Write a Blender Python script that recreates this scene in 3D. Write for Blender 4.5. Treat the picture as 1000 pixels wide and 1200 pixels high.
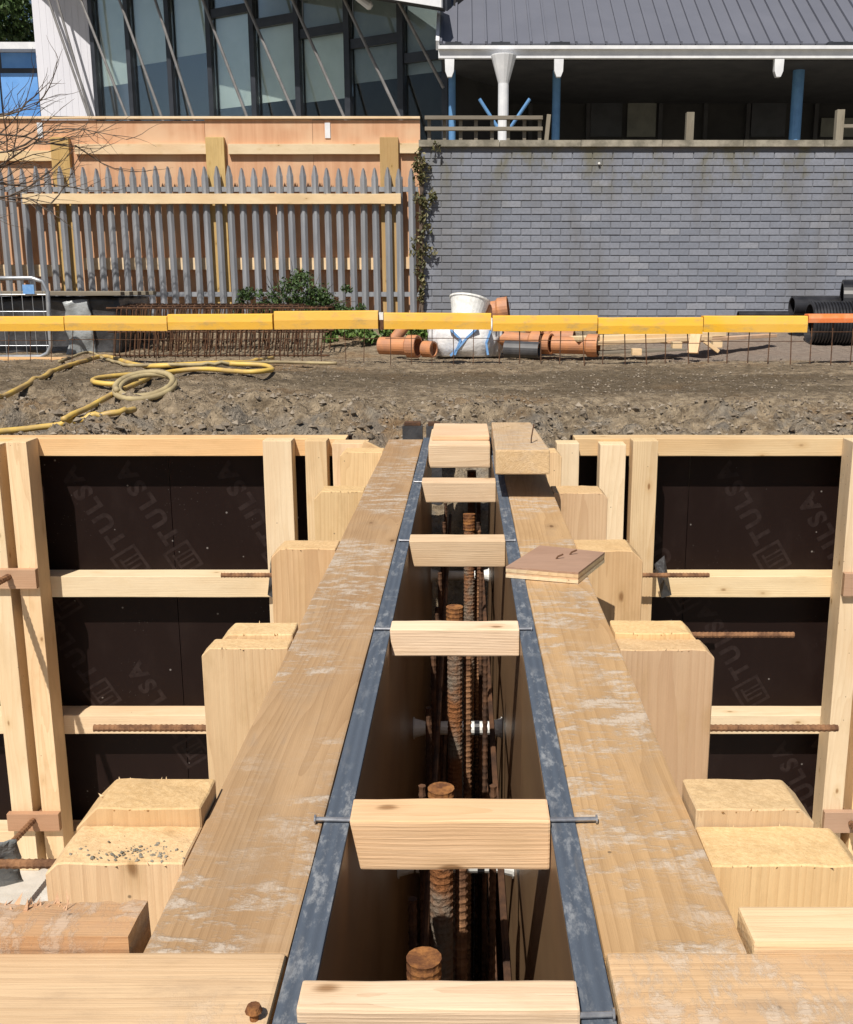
import bpy, bmesh, math, random
from mathutils import Vector, Matrix, Euler, noise
R = math.radians
random.seed(7)
for o in list(bpy.data.objects): bpy.data.objects.remove(o)
sc = bpy.context.scene
COL = sc.collection

# ------------------------------------------------------------------ camera
CAMH = 0.64                       # camera height above the top of the shutters (z = 0)
PITCH = math.atan(268/1200)
cd = bpy.data.cameras.new('camera'); cam = bpy.data.objects.new('camera', cd); COL.objects.link(cam)
cd.sensor_fit = 'VERTICAL'; cd.sensor_height = 36; cd.lens = 36.0
cd.shift_x = -44/1200
cd.clip_start = 0.05; cd.clip_end = 1500
cam.location = (0, 0, CAMH); cam.rotation_euler = (R(90) - PITCH, 0, 0)
sc.camera = cam
sc.render.resolution_x = 853; sc.render.resolution_y = 1024
# ------------------------------------------------------------------ light
SUN = Vector((0.215, 0.56, -0.79)).normalized()
w = bpy.data.worlds.new('World'); sc.world = w; w.use_nodes = True
nt = w.node_tree; nt.nodes.clear()
sky = nt.nodes.new('ShaderNodeTexSky'); sky.sky_type = 'NISHITA'; sky.sun_disc = False
sky.sun_elevation = math.asin(-SUN.z)
sky.sun_rotation = math.atan2(-SUN.x, -SUN.y)
bg = nt.nodes.new('ShaderNodeBackground'); bg.inputs['Strength'].default_value = 0.05
wo = nt.nodes.new('ShaderNodeOutputWorld')
nt.links.new(sky.outputs[0], bg.inputs[0]); nt.links.new(bg.outputs[0], wo.inputs[0])
sl = bpy.data.lights.new('sun', 'SUN'); sl.energy = 4.8; sl.angle = R(0.5); sl.color = (1.0, 0.94, 0.85)
so = bpy.data.objects.new('sun', sl); COL.objects.link(so); so.location = (-6, -8, 12)
so.rotation_euler = SUN.to_track_quat('-Z', 'Y').to_euler()
vs = sc.view_settings; vs.view_transform = 'Standard'; vs.look = 'None'; vs.gamma = 1; vs.use_curve_mapping = False
vs.exposure = 0.22
sc.render.engine = 'CYCLES'

# ------------------------------------------------------------------ survey helpers: photo measurement -> metres
F_, CXP = 1200.0, 544.0
cT, sT = math.cos(PITCH), math.sin(PITCH)
def ray(px, py):
    a = (px - CXP)/F_; v = (py - 600)/F_
    return Vector((a, -v*sT + cT, -v*cT - sT))
def P(px, py, Y):
    d = ray(px, py); return Vector((0, 0, CAMH)) + d*(Y/d.y)
def PZ(px, py, z):
    d = ray(px, py); return Vector((0, 0, CAMH)) + d*((z - CAMH)/d.z)

# ------------------------------------------------------------------ objects
def tag(o, label=None, cat=None, group=None, kind=None):
    if label: o['label'] = label
    if cat: o['category'] = cat
    if group: o['group'] = group
    if kind: o['kind'] = kind
    return o
def thing(name, loc, label, cat, group=None):
    o = bpy.data.objects.new(name, None); o.empty_display_size = 0.1
    COL.objects.link(o); o.location = loc
    return tag(o, label, cat, group)
def link(name, me, mat=None, parent=None, M=None):
    o = bpy.data.objects.new(name, me)
    if mat and not me.materials: me.materials.append(mat)
    COL.objects.link(o)
    if M is not None: o.matrix_world = M
    if parent is not None:
        W = M.copy() if M is not None else Matrix.Identity(4)
        o.parent = parent
        o.matrix_parent_inverse = PW[parent.name].inverted() if parent.name in PW else Matrix.Translation(-Vector(parent.location))
        o.matrix_basis = W
    PW[o.name] = M.copy() if M is not None else Matrix.Identity(4)
    return o
PW = {}
def pyd(name, V, Fc, smooth=False):
    me = bpy.data.meshes.new(name); me.from_pydata([tuple(v) for v in V], [], Fc); me.update()
    if smooth: me.shade_smooth()
    return me
def fixn(me):
    bm = bmesh.new(); bm.from_mesh(me); bmesh.ops.recalc_face_normals(bm, faces=bm.faces); bm.to_mesh(me); bm.free(); return me
class MB:
    def __init__(s): s.v = []; s.f = []
    def add(s, V, Fc):
        n = len(s.v); s.v += [Vector(q) for q in V]; s.f += [tuple(i + n for i in f) for f in Fc]; return s
    def box(s, a, b, M=None):
        x0, y0, z0 = a; x1, y1, z1 = b
        V = [Vector(q) for q in ((x0,y0,z0),(x1,y0,z0),(x1,y1,z0),(x0,y1,z0),(x0,y0,z1),(x1,y0,z1),(x1,y1,z1),(x0,y1,z1))]
        if M: V = [M @ q for q in V]
        return s.add(V, [(0,3,2,1),(4,5,6,7),(0,1,5,4),(1,2,6,5),(2,3,7,6),(3,0,4,7)])
    def tube(s, pts, r, n=8, caps=True, hollow=0):
        pts = [Vector(p) for p in pts]; rr = r if isinstance(r, (list, tuple)) else [r]*len(pts)
        prev = None; V = []; Fc = []
        for i, p in enumerate(pts):
            t = (pts[min(i+1, len(pts)-1)] - pts[max(i-1, 0)])
            if t.length < 1e-9: t = Vector((0,0,1))
            t.normalize()
            if prev is None:
                u = t.orthogonal().normalized()
            else:
                u = prev - t*prev.dot(t)
                u = u.normalized() if u.length > 1e-6 else t.orthogonal().normalized()
            prev = u; b = t.cross(u)
            for k in range(n):
                a = 2*math.pi*k/n
                V.append(p + (u*math.cos(a) + b*math.sin(a))*rr[i])
        for i in range(len(pts)-1):
            for k in range(n):
                k2 = (k+1) % n
                Fc.append((i*n+k, i*n+k2, (i+1)*n+k2, (i+1)*n+k))
        if caps:
            Fc.append(tuple(range(n-1, -1, -1))); Fc.append(tuple((len(pts)-1)*n + k for k in range(n)))
        return s.add(V, Fc)
    def lathe(s, prof, n=24, M=None):
        """closed profile (r, x) revolved about local X"""
        V = []; Fc = []; m = len(prof)
        for (r, x) in prof:
            for k in range(n):
                a = 2*math.pi*k/n; V.append(Vector((x, r*math.cos(a), r*math.sin(a))))
        for i in range(m):
            j = (i+1) % m
            for k in range(n):
                k2 = (k+1) % n
                Fc.append((i*n+k, j*n+k, j*n+k2, i*n+k2))
        if M: V = [M @ q for q in V]
        return s.add(V, Fc)
    def mesh(s, name, smooth=False): return fixn(pyd(name, s.v, s.f, smooth))
    def build(s, name, mat, parent=None, M=None, smooth=False): return link(name, s.mesh(name, smooth), mat, parent, M)

def axes(p0, p1, up=Vector((0,0,1))):
    x = (p1 - p0).normalized(); z = up - x*up.dot(x)
    if z.length < 1e-4: z = Vector((0,1,0)) - x*x.y
    z.normalize(); y = z.cross(x)
    M = Matrix((x, y, z)).transposed().to_4x4(); M.translation = (p0 + p1)/2
    return M
TC = {}
def timber_mesh(L, wd, th, bev=0.003, wob=0.0, seed=0, rough_end=0.0):
    key = (round(L,4), round(wd,4), round(th,4), bev, wob, seed, rough_end)
    if key in TC: return TC[key]
    bm = bmesh.new()
    nx = max(1, int(L/0.08)) if wob else 1
    V = []
    rnd = random.Random(seed*13 + int(L*1000))
    bmesh.ops.create_cube(bm, size=1)
    for v in bm.verts: v.co = Vector((v.co.x*L, v.co.y*wd, v.co.z*th))
    if bev:
        bmesh.ops.bevel(bm, geom=[e for e in bm.edges], offset=min(bev, th*0.3), segments=2, affect='EDGES', profile=0.6)
    if wob:
        for i in range(1, nx):
            x = -L/2 + L*i/nx
            g = bm.verts[:] + bm.edges[:] + bm.faces[:]
            bmesh.ops.bisect_plane(bm, geom=g, plane_co=(x,0,0), plane_no=(1,0,0))
        for v in bm.verts:
            q = Vector((v.co.x*3 + seed*7.1, v.co.y*9, v.co.z*9))
            n = noise.noise_vector(q)*wob + noise.noise_vector(q*5)*wob*0.35
            v.co += Vector((0 if not rough_end else (n.x*rough_end), n.y, n.z))
    me = bpy.data.meshes.new('timber'); bm.to_mesh(me); bm.free()
    TC[key] = me; return me
def timber(name, mat, parent, p0, p1, wd, th, up=(0,0,1), bev=0.003, wob=0.0, seed=0, rough_end=0.0):
    p0, p1 = Vector(p0), Vector(p1)
    me = timber_mesh((p1-p0).length, wd, th, bev, wob, seed, rough_end)
    if me.materials and me.materials[0] != mat:
        me = me.copy(); me.materials.clear()
    return link(name, me, mat, parent, axes(p0, p1, Vector(up)))
def bx(name, mat, parent, a, b, grain=None, **k):
    """axis-aligned timber between two corners, grain along the longest side"""
    a = Vector(a); b = Vector(b); d = b - a; c = (a+b)/2
    ax = grain if grain is not None else max(range(3), key=lambda i: abs(d[i]))
    e = Vector((0,0,0)); e[ax] = abs(d[ax])/2
    if ax == 0: return timber(name, mat, parent, c-e, c+e, abs(d.y), abs(d.z), (0,0,1), **k)
    if ax == 1: return timber(name, mat, parent, c-e, c+e, abs(d.x), abs(d.z), (0,0,1), **k)
    return timber(name, mat, parent, c-e, c+e, abs(d.x), abs(d.y), (0,-1,0), **k)

# ------------------------------------------------------------------ materials
class NT:
    def __init__(s, name):
        s.m = bpy.data.materials.new(name); s.m.use_nodes = True; s.t = s.m.node_tree
        s.b = s.t.nodes['Principled BSDF']; s.out = s.t.nodes['Material Output']
    def n(s, kind, _in=None, **kw):
        q = s.t.nodes.new('ShaderNode' + kind)
        for k, v in kw.items(): setattr(q, k, v)
        for k, v in (_in or {}).items():
            if hasattr(v, 'is_linked') or hasattr(v, 'links'): s.t.links.new(v, q.inputs[k])
            else: q.inputs[k].default_value = v
        return q
    def math(s, op, a, b=0.0, clamp=False):
        q = s.n('Math', {0: a, 1: b}, operation=op); q.use_clamp = clamp; return q.outputs[0]
    def vmath(s, op, a, b=(0,0,0)):
        return s.n('VectorMath', {0: a, 1: b}, operation=op).outputs[0]
    def mix(s, f, a, b, blend='MIX'):
        q = s.n('Mix', data_type='RGBA', blend_type=blend)
        for k, v in ((0, f), (6, a), (7, b)):
            if hasattr(v, 'links'): s.t.links.new(v, q.inputs[k])
            else: q.inputs[k].default_value = v if k == 0 else ((*v, 1) if len(v) == 3 else v)
        return q.outputs[2]
    def step(s, x, lo, hi):
        q = s.n('MapRange', {0: x, 1: lo, 2: hi}, interpolation_type='SMOOTHSTEP'); return q.outputs[0]
    def noise(s, vec, scale, detail=4, rough=0.55, dist=0):
        return s.n('TexNoise', {'Vector': vec, 'Scale': scale, 'Detail': detail, 'Roughness': rough, 'Distortion': dist}).outputs[0]
    def bump(s, h, strength=0.3, dist=0.01):
        q = s.n('Bump', {'Height': h, 'Strength': strength, 'Distance': dist}); s.t.links.new(q.outputs[0], s.b.inputs['Normal']); return q
    def obj(s): return s.n('TexCoord').outputs['Object']
    def pos(s): return s.n('NewGeometry').outputs['Position']
    def rand(s): return s.n('ObjectInfo').outputs['Random']
    def col(s, c): 
        if hasattr(c, 'links'): s.t.links.new(c, s.b.inputs['Base Color'])
        else: s.b.inputs['Base Color'].default_value = (*c, 1)
        return s
    def rough(s, r):
        if hasattr(r, 'links'): s.t.links.new(r, s.b.inputs['Roughness'])
        else: s.b.inputs['Roughness'].default_value = r
        return s

def wood(name, light, dark, ring=0.5, ringscale=45, fiber=0.2, blotch=0.3, knots=True, smear=0.0, rough=0.75, dirt=0.0, dirtcol=(0.10,0.08,0.06), off=(0.03,0.07), var=0.12, bump=0.25, warp=0.055):
    s = NT(name); o = s.obj(); r = s.rand()
    sh = s.n('CombineXYZ', {0: s.math('MULTIPLY', r, 37.0), 1: s.math('ADD', s.math('MULTIPLY', r, 0.09), off[0]-0.045), 2: s.math('ADD', s.math('MULTIPLY', s.math('FRACT', s.math('MULTIPLY', r, 17.3)), 0.05), off[1])}).outputs[0]
    v = s.vmath('ADD', o, sh)
    vl = s.vmath('MULTIPLY', v, (0.10, 1, 1))
    wn = s.n('TexNoise', {'Vector': vl, 'Scale': 9.0, 'Detail': 2.0}).outputs['Color']
    vw = s.vmath('ADD', vl, s.vmath('MULTIPLY', s.vmath('SUBTRACT', wn, (0.5,0.5,0.5)), (0.0, warp, warp)))
    wv = s.n('TexWave', {'Vector': vw, 'Scale': ringscale, 'Distortion': 0.6, 'Detail': 2.0, 'Detail Scale': 2.0}, wave_type='RINGS', rings_direction='X', wave_profile='SAW').outputs['Fac']
    rg = s.math('POWER', wv, 2.2)
    fb = s.noise(s.vmath('MULTIPLY', v, (4, 170, 170)), 1.0, 3)
    bl = s.noise(s.vmath('MULTIPLY', v, (2.0, 9, 9)), 1.0, 4, 0.6)
    c = s.mix(s.math('MULTIPLY', rg, ring), light, dark)
    c = s.mix(s.math('MULTIPLY', s.step(fb, 0.4, 0.75), fiber), c, dark)
    c = s.mix(s.math('MULTIPLY', s.step(bl, 0.45, 0.8), blotch), c, tuple(0.62*d + 0.2*l for d, l in zip(dark, light)))
    lg = s.noise(s.vmath('MULTIPLY', v, (1.3, 4, 4)), 1.0, 3, 0.5)
    c = s.mix(s.math('MULTIPLY', s.step(lg, 0.42, 0.66), 0.38), c, (dark[0]*1.05, dark[1]*0.98, dark[2]*0.86))
    hv = s.n('HueSaturation', {'Hue': s.math('ADD', s.math('MULTIPLY', r, 0.010), 0.490), 'Saturation': s.math('ADD', s.math('MULTIPLY', s.math('FRACT', s.math('MULTIPLY', r, 7.7)), 0.18), 0.86), 'Value': s.math('ADD', s.math('MULTIPLY', s.math('FRACT', s.math('MULTIPLY', r, 3.3)), var*2), 1-var), 'Color': c})
    c = hv.outputs[0]
    if knots:
        vk = s.n('TexVoronoi', {'Vector': s.vmath('MULTIPLY', s.vmath('ADD', v, s.vmath('MULTIPLY', s.vmath('SUBTRACT', wn, (0.5,0.5,0.5)), (0.05,0.01,0.01))), (6.0, 12.5, 12.5)), 'Scale': 1.0, 'Randomness': 1.0})
        kd = vk.outputs['Distance']
        pick = s.math('GREATER_THAN', s.n('SeparateColor', {0: vk.outputs['Color']}).outputs[0], 0.35)
        kd = s.math('ADD', kd, s.math('MULTIPLY', s.math('SUBTRACT', fb, 0.5), 0.10)); halo = s.math('SUBTRACT', 1.0, s.step(kd, 0.10, 0.30)); kk = s.math('SUBTRACT', 1.0, s.step(kd, 0.03, 0.11))
        c = s.mix(s.math('MULTIPLY', s.math('MULTIPLY', halo, pick), 0.35), c, tuple(q*0.9 for q in dark))
        c = s.mix(s.math('MULTIPLY', s.math('MULTIPLY', kk, pick), 0.85), c, (dark[0]*0.42, dark[1]*0.33, dark[2]*0.26))
    # fine dark pores, pencil-thin checks and small nicks
    po = s.noise(s.vmath('MULTIPLY', v, (9, 420, 420)), 1.0, 2, 0.7)
    c = s.mix(s.math('MULTIPLY', s.step(po, 0.56, 0.74), 0.11), c, (dark[0]*0.75, dark[1]*0.66, dark[2]*0.52))
    sp = s.n('TexVoronoi', {'Vector': v, 'Scale': 34.0, 'Randomness': 1.0}); spd = s.math('SUBTRACT', 1.0, s.step(sp.outputs['Distance'], 0.05, 0.11))
    spk = s.math('MULTIPLY', spd, s.math('GREATER_THAN', s.n('SeparateColor', {0: sp.outputs['Color']}).outputs[1], 0.88))
    c = s.mix(s.math('MULTIPLY', spk, 0.75), c, (0.10,0.07,0.045))
    gr = s.noise(s.vmath('MULTIPLY', v, (7, 16, 16)), 1.0, 7, 0.7)
    c = s.mix(s.math('MULTIPLY', s.step(gr, 0.52, 0.74), 0.26), c, (light[0]*0.66, light[1]*0.58, light[2]*0.46))
    if dirt:
        dn = s.noise(s.vmath('MULTIPLY', v, (5, 11, 11)), 1.0, 6, 0.65)
        c = s.mix(s.math('MULTIPLY', s.step(dn, 0.50, 0.72), dirt), c, dirtcol)
    sm = None
    if smear:
        a = s.noise(s.vmath('MULTIPLY', v, (38, 15, 15)), 1.0, 9, 0.74, 0.25)
        b = s.noise(s.vmath('MULTIPLY', v, (2.6, 3, 3)), 1.0, 3, 0.5)
        sm = s.math('MULTIPLY', s.math('MULTIPLY', s.step(a, 0.46, 0.60), s.step(b, 0.42, 0.55)), s.math('ADD', s.step(s.noise(s.vmath('MULTIPLY', v, (60, 160, 160)), 1.0, 4, 0.7), 0.3, 0.6), 0.4), clamp=True)
        c = s.mix(s.math('MULTIPLY', sm, smear), c, (0.56, 0.49, 0.41))
        a2 = s.noise(s.vmath('MULTIPLY', v, (9, 40, 40)), 1.0, 5, 0.6)
        c = s.mix(s.math('MULTIPLY', s.step(a2, 0.62, 0.75), smear*0.4), c, (0.28, 0.22, 0.17))
    # sawn ends: paler, fuzzy end grain with dirt in it
    en = s.step(s.math('ABSOLUTE', s.n('SeparateXYZ', {0: s.n('TexCoord').outputs['Normal']}).outputs[0]), 0.55, 0.8)
    e1 = s.noise(v, 130, 5, 0.75); e2 = s.noise(v, 24, 6, 0.7)
    ec = s.mix(s.step(e1, 0.38, 0.66), (light[0]*0.80, light[1]*0.74, light[2]*0.62), (min(0.85, light[0]*1.10), light[1]*1.10, light[2]*1.08))
    ec = s.mix(s.math('MULTIPLY', s.step(e2, 0.55, 0.78), 0.15), ec, (dark[0]*0.75, dark[1]*0.68, dark[2]*0.62))
    c = s.mix(s.math('MULTIPLY', en, 0.5), c, ec)
    s.col(c).rough(rough)
    s.b.inputs['Specular IOR Level'].default_value = 0.25
    h = s.math('ADD', s.math('ADD', s.math('MULTIPLY', fb, 0.6), s.math('MULTIPLY', gr, 0.9)), s.math('SUBTRACT', s.math('MULTIPLY', rg, 0.35), s.math('MULTIPLY', po, 0.5)))
    h = s.math('ADD', h, s.math('MULTIPLY', en, s.math('ADD', s.math('MULTIPLY', e1, 1.5), s.math('MULTIPLY', e2, 1.0))))
    if sm is not None: h = s.math('ADD', h, s.math('MULTIPLY', sm, 0.9))
    s.bump(h, bump*1.6, 0.003)
    return s.m
def plain(name, c1, c2, scale=8, rough=0.6, bump=0.0, bscale=60, metal=0.0, space='obj', detail=5, lo=0.35, hi=0.65, spec=0.5, bdist=0.004):
    s = NT(name); v = s.obj() if space == 'obj' else s.pos()
    n = s.noise(s.vmath('ADD', v, s.n('CombineXYZ', {0: s.math('MULTIPLY', s.rand(), 29.0)}).outputs[0]), scale, detail, 0.6)
    s.col(s.mix(s.step(n, lo, hi), c1, c2)).rough(rough); s.b.inputs['Metallic'].default_value = metal
    s.b.inputs['Specular IOR Level'].default_value = spec
    if bump: s.bump(s.noise(v, bscale, 6, 0.6), bump, bdist)
    return s.m

M = {}
M['pine'] = wood('pine', (0.77,0.565,0.31), (0.56,0.345,0.15), ring=0.45, blotch=0.4, dirt=0.22, dirtcol=(0.42,0.28,0.15))
M['pine_pale'] = wood('pine_pale', (0.83,0.66,0.41), (0.64,0.44,0.22), ring=0.35, blotch=0.3, dirt=0.2, dirtcol=(0.50,0.37,0.22))
M['spacer'] = wood('spacer_pine', (0.79,0.59,0.37), (0.60,0.385,0.20), ring=0.5, ringscale=60, blotch=0.4, dirt=0.25, dirtcol=(0.48,0.32,0.18))
M['soldier'] = wood('soldier_pine', (0.71,0.505,0.265), (0.49,0.30,0.135), ring=0.45, ringscale=38, blotch=0.45, dirt=0.32, dirtcol=(0.30,0.18,0.07))
M['plank'] = wood('weathered_plank', (0.465,0.305,0.160), (0.285,0.170,0.080), ring=0.42, ringscale=33, fiber=0.15, blotch=0.6, smear=0.68, dirt=0.55, dirtcol=(0.36,0.25,0.155), off=(0.04,0.055), bump=0.28, warp=0.11)
M['crossplank'] = wood('rough_plank', (0.66,0.47,0.26), (0.44,0.28,0.135), ring=0.45, blotch=0.7, smear=0.5, dirt=0.6, dirtcol=(0.36,0.25,0.16))
M['redplank'] = wood('reddish_plank', (0.64,0.43,0.235), (0.46,0.25,0.12), ring=0.5, blotch=0.7, smear=0.4, dirt=0.6, dirtcol=(0.34,0.24,0.18))
M['brownpad'] = wood('brown_hardboard', (0.46,0.29,0.17), (0.34,0.19,0.10), ring=0.2, blotch=0.3, knots=False)
M['treated'] = wood('treated_post', (0.56,0.39,0.145), (0.40,0.26,0.08), ring=0.5, blotch=0.5)
M['grey_timber'] = wood('grey_timber', (0.27,0.24,0.185), (0.15,0.13,0.10), ring=0.5, blotch=0.6)

def mk_plyedge():
    s = NT('blue_painted_edge'); o = s.obj(); v = s.vmath('ADD', o, s.n('CombineXYZ', {0: s.math('MULTIPLY', s.rand(), 11.0)}).outputs[0])
    lay = s.n('TexWave', {'Vector': s.vmath('MULTIPLY', v, (0.02, 1, 0.0)), 'Scale': 26.0, 'Distortion': 0.5}, bands_direction='Y').outputs['Fac']
    c = s.mix(s.math('MULTIPLY', lay, 0.35), (0.078,0.098,0.130), (0.042,0.053,0.074))
    a = s.noise(s.vmath('MULTIPLY', v, (24, 60, 60)), 1.0, 9, 0.75, 0.1); b = s.noise(s.vmath('MULTIPLY', v, (2.4, 2, 2)), 1.0, 2)
    c = s.mix(s.math('MULTIPLY', s.math('MULTIPLY', s.step(a, 0.48, 0.66), s.step(b, 0.38, 0.55)), 0.7), c, (0.34,0.35,0.36))
    a3 = s.noise(s.vmath('MULTIPLY', v, (5, 30, 30)), 1.0, 5, 0.6)
    c = s.mix(s.math('MULTIPLY', s.step(a3, 0.58, 0.7), 0.35), c, (0.20,0.19,0.18))
    s.col(c).rough(0.75); s.bump(s.math('ADD', lay, s.math('MULTIPLY', a, 2.0)), 0.35, 0.002); return s.m
M['blue_edge'] = mk_plyedge()
def mk_formply():
    s = NT('shutter_plywood'); v = s.obj()
    n = s.noise(s.vmath('MULTIPLY', v, (3, 3, 1.2)), 1.0, 5, 0.6)
    c = s.mix(s.step(n, 0.35, 0.7), (0.30,0.185,0.095), (0.20,0.115,0.06))
    s.col(c).rough(0.42); return s.m
M['formply'] = mk_formply()
def mk_film():
    s = NT('dark_film_plywood'); v = s.pos()
    n = s.noise(s.vmath('MULTIPLY', v, (5, 5, 2.5)), 1.0, 6, 0.65)
    c = s.mix(s.math('MULTIPLY', s.step(n, 0.45, 0.75), 0.55), (0.0125,0.0068,0.0058), (0.022,0.014,0.012))
    vo = s.n('TexVoronoi', {'Vector': v, 'Scale': 11.0, 'Randomness': 1.0}).outputs['Distance']
    fine = s.n('TexVoronoi', {'Vector': v, 'Scale': 55.0, 'Randomness': 1.0}).outputs['Distance']
    dots = s.math('SUBTRACT', 1.0, s.step(vo, 0.035, 0.06))
    dust = s.math('MULTIPLY', s.math('SUBTRACT', 1.0, s.step(fine, 0.05, 0.13)), s.step(s.noise(v, 3.0, 3), 0.52, 0.66))
    c = s.mix(s.math('MAXIMUM', s.math('MULTIPLY', dots, 0.5), s.math('MULTIPLY', dust, 0.22)), c, (0.30,0.28,0.26))
    s.col(c).rough(s.math('ADD', s.math('MULTIPLY', n, 0.2), 0.38)); s.b.inputs['Specular IOR Level'].default_value = 0.1
    return s.m
M['film'] = mk_film()
M['print'] = plain('faded_print', (0.029,0.0195,0.0178), (0.017,0.0105,0.0095), 28, 0.5, spec=0.1, lo=0.3, hi=0.7)
M['rust'] = plain('rusty_steel', (0.29,0.15,0.075), (0.12,0.06,0.034), 22, 0.85, 0.5, 220, space='pos', spec=0.2)
M['rust_orange'] = plain('orange_rust', (0.34,0.15,0.05), (0.13,0.055,0.026), 55, 0.85, 0.6, 180, space='pos', spec=0.2)
M['rust_crust'] = plain('mortar_crusted_rust', (0.24,0.10,0.04), (0.20,0.165,0.13), 14, 0.9, 0.9, 90, space='pos', spec=0.15, bdist=0.012)
M['rust_dark'] = plain('dark_rusty_steel', (0.13,0.065,0.035), (0.055,0.032,0.022), 18, 0.85, 0.4, 150, space='pos', spec=0.2)
M['nail'] = plain('bright_nail_steel', (0.55,0.55,0.56), (0.36,0.36,0.38), 60, 0.35, metal=0.8)
M['white_plastic'] = plain('white_plastic', (0.80,0.80,0.78), (0.66,0.66,0.63), 25, 0.45)
def mk_yellow():
    s = NT('yellow_plastic'); v = s.pos(); r = s.rand()
    c = s.mix(r, (0.84,0.46,0.022), (0.78,0.44,0.07))
    n = s.noise(s.vmath('MULTIPLY', v, (7, 7, 14)), 1.0, 7, 0.7); c = s.mix(s.math('MULTIPLY', s.step(n, 0.48, 0.72), 0.7), c, (0.46,0.32,0.13))
    n2 = s.noise(s.vmath('MULTIPLY', v, (2.2, 2, 2)), 1.0, 4); c = s.mix(s.math('MULTIPLY', s.step(n2, 0.5, 0.75), 0.3), c, (0.82,0.56,0.22))
    s.col(c).rough(0.6); s.bump(n, 0.25, 0.01); return s.m
M['yellow'] = mk_yellow()
M['orange_plastic'] = plain('orange_plastic', (0.86,0.20,0.04), (0.80,0.30,0.14), 6, 0.5, space='pos')
M['hose'] = plain('yellow_hose', (0.66,0.45,0.10), (0.44,0.30,0.12), 6, 0.55, space='pos')
M['hose_dirty'] = plain('dirty_hose', (0.42,0.34,0.18), (0.27,0.21,0.12), 7, 0.7, space='pos')
M['clay'] = plain('orange_clay', (0.54,0.235,0.10), (0.40,0.19,0.105), 9, 0.6, space='pos')
M['blackpipe'] = plain('black_plastic', (0.012,0.012,0.014), (0.028,0.028,0.032), 6, 0.35, space='pos')
M['greypipe'] = plain('grey_plastic_pipe', (0.07,0.07,0.075), (0.045,0.045,0.05), 9, 0.45)
M['galv'] = plain('galvanised_steel', (0.46,0.48,0.50), (0.33,0.35,0.38), 14, 0.4, metal=0.6, space='pos')
M['white_paint'] = plain('white_paint', (0.74,0.75,0.77), (0.64,0.65,0.68), 4, 0.45, space='pos')
M['blue_paint'] = plain('blue_paint', (0.12,0.28,0.52), (0.09,0.22,0.44), 4, 0.45, space='pos')
M['concrete'] = plain('old_concrete', (0.34,0.31,0.25), (0.17,0.155,0.12), 6, 0.9, 0.5, 45, space='pos')
M['blinding'] = plain('pale_blinding_concrete', (0.60,0.58,0.54), (0.46,0.43,0.38), 4, 0.9, 0.5, 25, space='pos')
def mk_pale():
    s = NT('palisade_steel'); v = s.pos()
    n = s.noise(s.vmath('MULTIPLY', v, (10, 10, 2)), 1.0, 5, 0.6)
    c = s.mix(s.step(n, 0.4, 0.65), (0.245,0.26,0.29), (0.33,0.345,0.375))
    r = s.rand(); c = s.mix(s.math('MULTIPLY', r, 0.35), c, (0.25,0.255,0.26))
    s.col(c).rough(0.55); s.b.inputs['Metallic'].default_value = 0.25; return s.m
M['pale'] = mk_pale()
def mk_hoard():
    s = NT('hoarding_plywood'); v = s.obj(); r = s.rand()
    v = s.vmath('ADD', v, s.n('CombineXYZ', {0: s.math('MULTIPLY', r, 19.0)}).outputs[0])
    g = s.noise(s.vmath('MULTIPLY', v, (14, 14, 0.8)), 1.0, 6, 0.65, 0.3); b = s.noise(v, 1.8, 3)
    c = s.mix(s.step(g, 0.3, 0.7), (0.64,0.385,0.235), (0.54,0.295,0.17)); c = s.mix(s.step(b, 0.45, 0.7), c, (0.66,0.44,0.28))
    s.col(c).rough(0.8); s.b.inputs['Specular IOR Level'].default_value = 0.2; return s.m
M['hoard'] = mk_hoard()
def mk_brick(name, mortar=False):
    s = NT(name); v = s.pos()
    rnd = s.math('FRACT', s.math('ADD', s.rand(), s.n('NewGeometry').outputs['Random Per Island']))
    c = s.mix(rnd, (0.180,0.198,0.242), (0.225,0.242,0.288))
    c = s.mix(s.math('MULTIPLY', s.math('GREATER_THAN', rnd, 0.95), 0.35), c, (0.30,0.31,0.34))
    if mortar: c = s.mix(0.0, (0.162,0.172,0.202), (0,0,0))
    g = s.noise(v, 30, 5, 0.7); c = s.mix(s.math('MULTIPLY', s.step(g, 0.4, 0.7), 0.35), c, (0.115,0.12,0.14))
    # weather stains that run down the wall
    st = s.noise(s.vmath('MULTIPLY', v, (1.7, 1, 0.55)), 1.0, 5, 0.6); hz = s.n('SeparateXYZ', {0: v}).outputs[2]
    c = s.mix(s.math('MULTIPLY', s.step(st, 0.46, 0.64), 0.45), c, (0.130,0.126,0.122))
    up = s.step(hz, 1.3, 2.1); m2 = s.noise(s.vmath('MULTIPLY', v, (3.1, 1, 1.6)), 1.0, 5, 0.65)
    c = s.mix(s.math('MULTIPLY', s.math('MULTIPLY', s.step(m2, 0.46, 0.64), up), 0.7), c, (0.135,0.122,0.062))
    s.col(c).rough(0.72); s.bump(g, 0.4, 0.004); return s.m
M['brick'] = mk_brick('grey_blue_brick'); M['mortar'] = mk_brick('dark_mortar', True)
def mk_roof():
    s = NT('grey_standing_seam_metal'); v = s.pos(); n = s.noise(s.vmath('MULTIPLY', v, (1, 1, 1)), 1.3, 4)
    c = s.mix(n, (0.120,0.128,0.160), (0.165,0.172,0.208)); c = s.mix(s.math('MULTIPLY', s.rand(), 0.25), c, (0.12,0.125,0.15))
    s.col(c).rough(0.5); s.b.inputs['Metallic'].default_value = 0.15; return s.m
M['roof'] = mk_roof()
M['dark_frame'] = plain('dark_frame_paint', (0.022,0.026,0.034), (0.034,0.038,0.048), 3, 0.45, space='pos')
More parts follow.
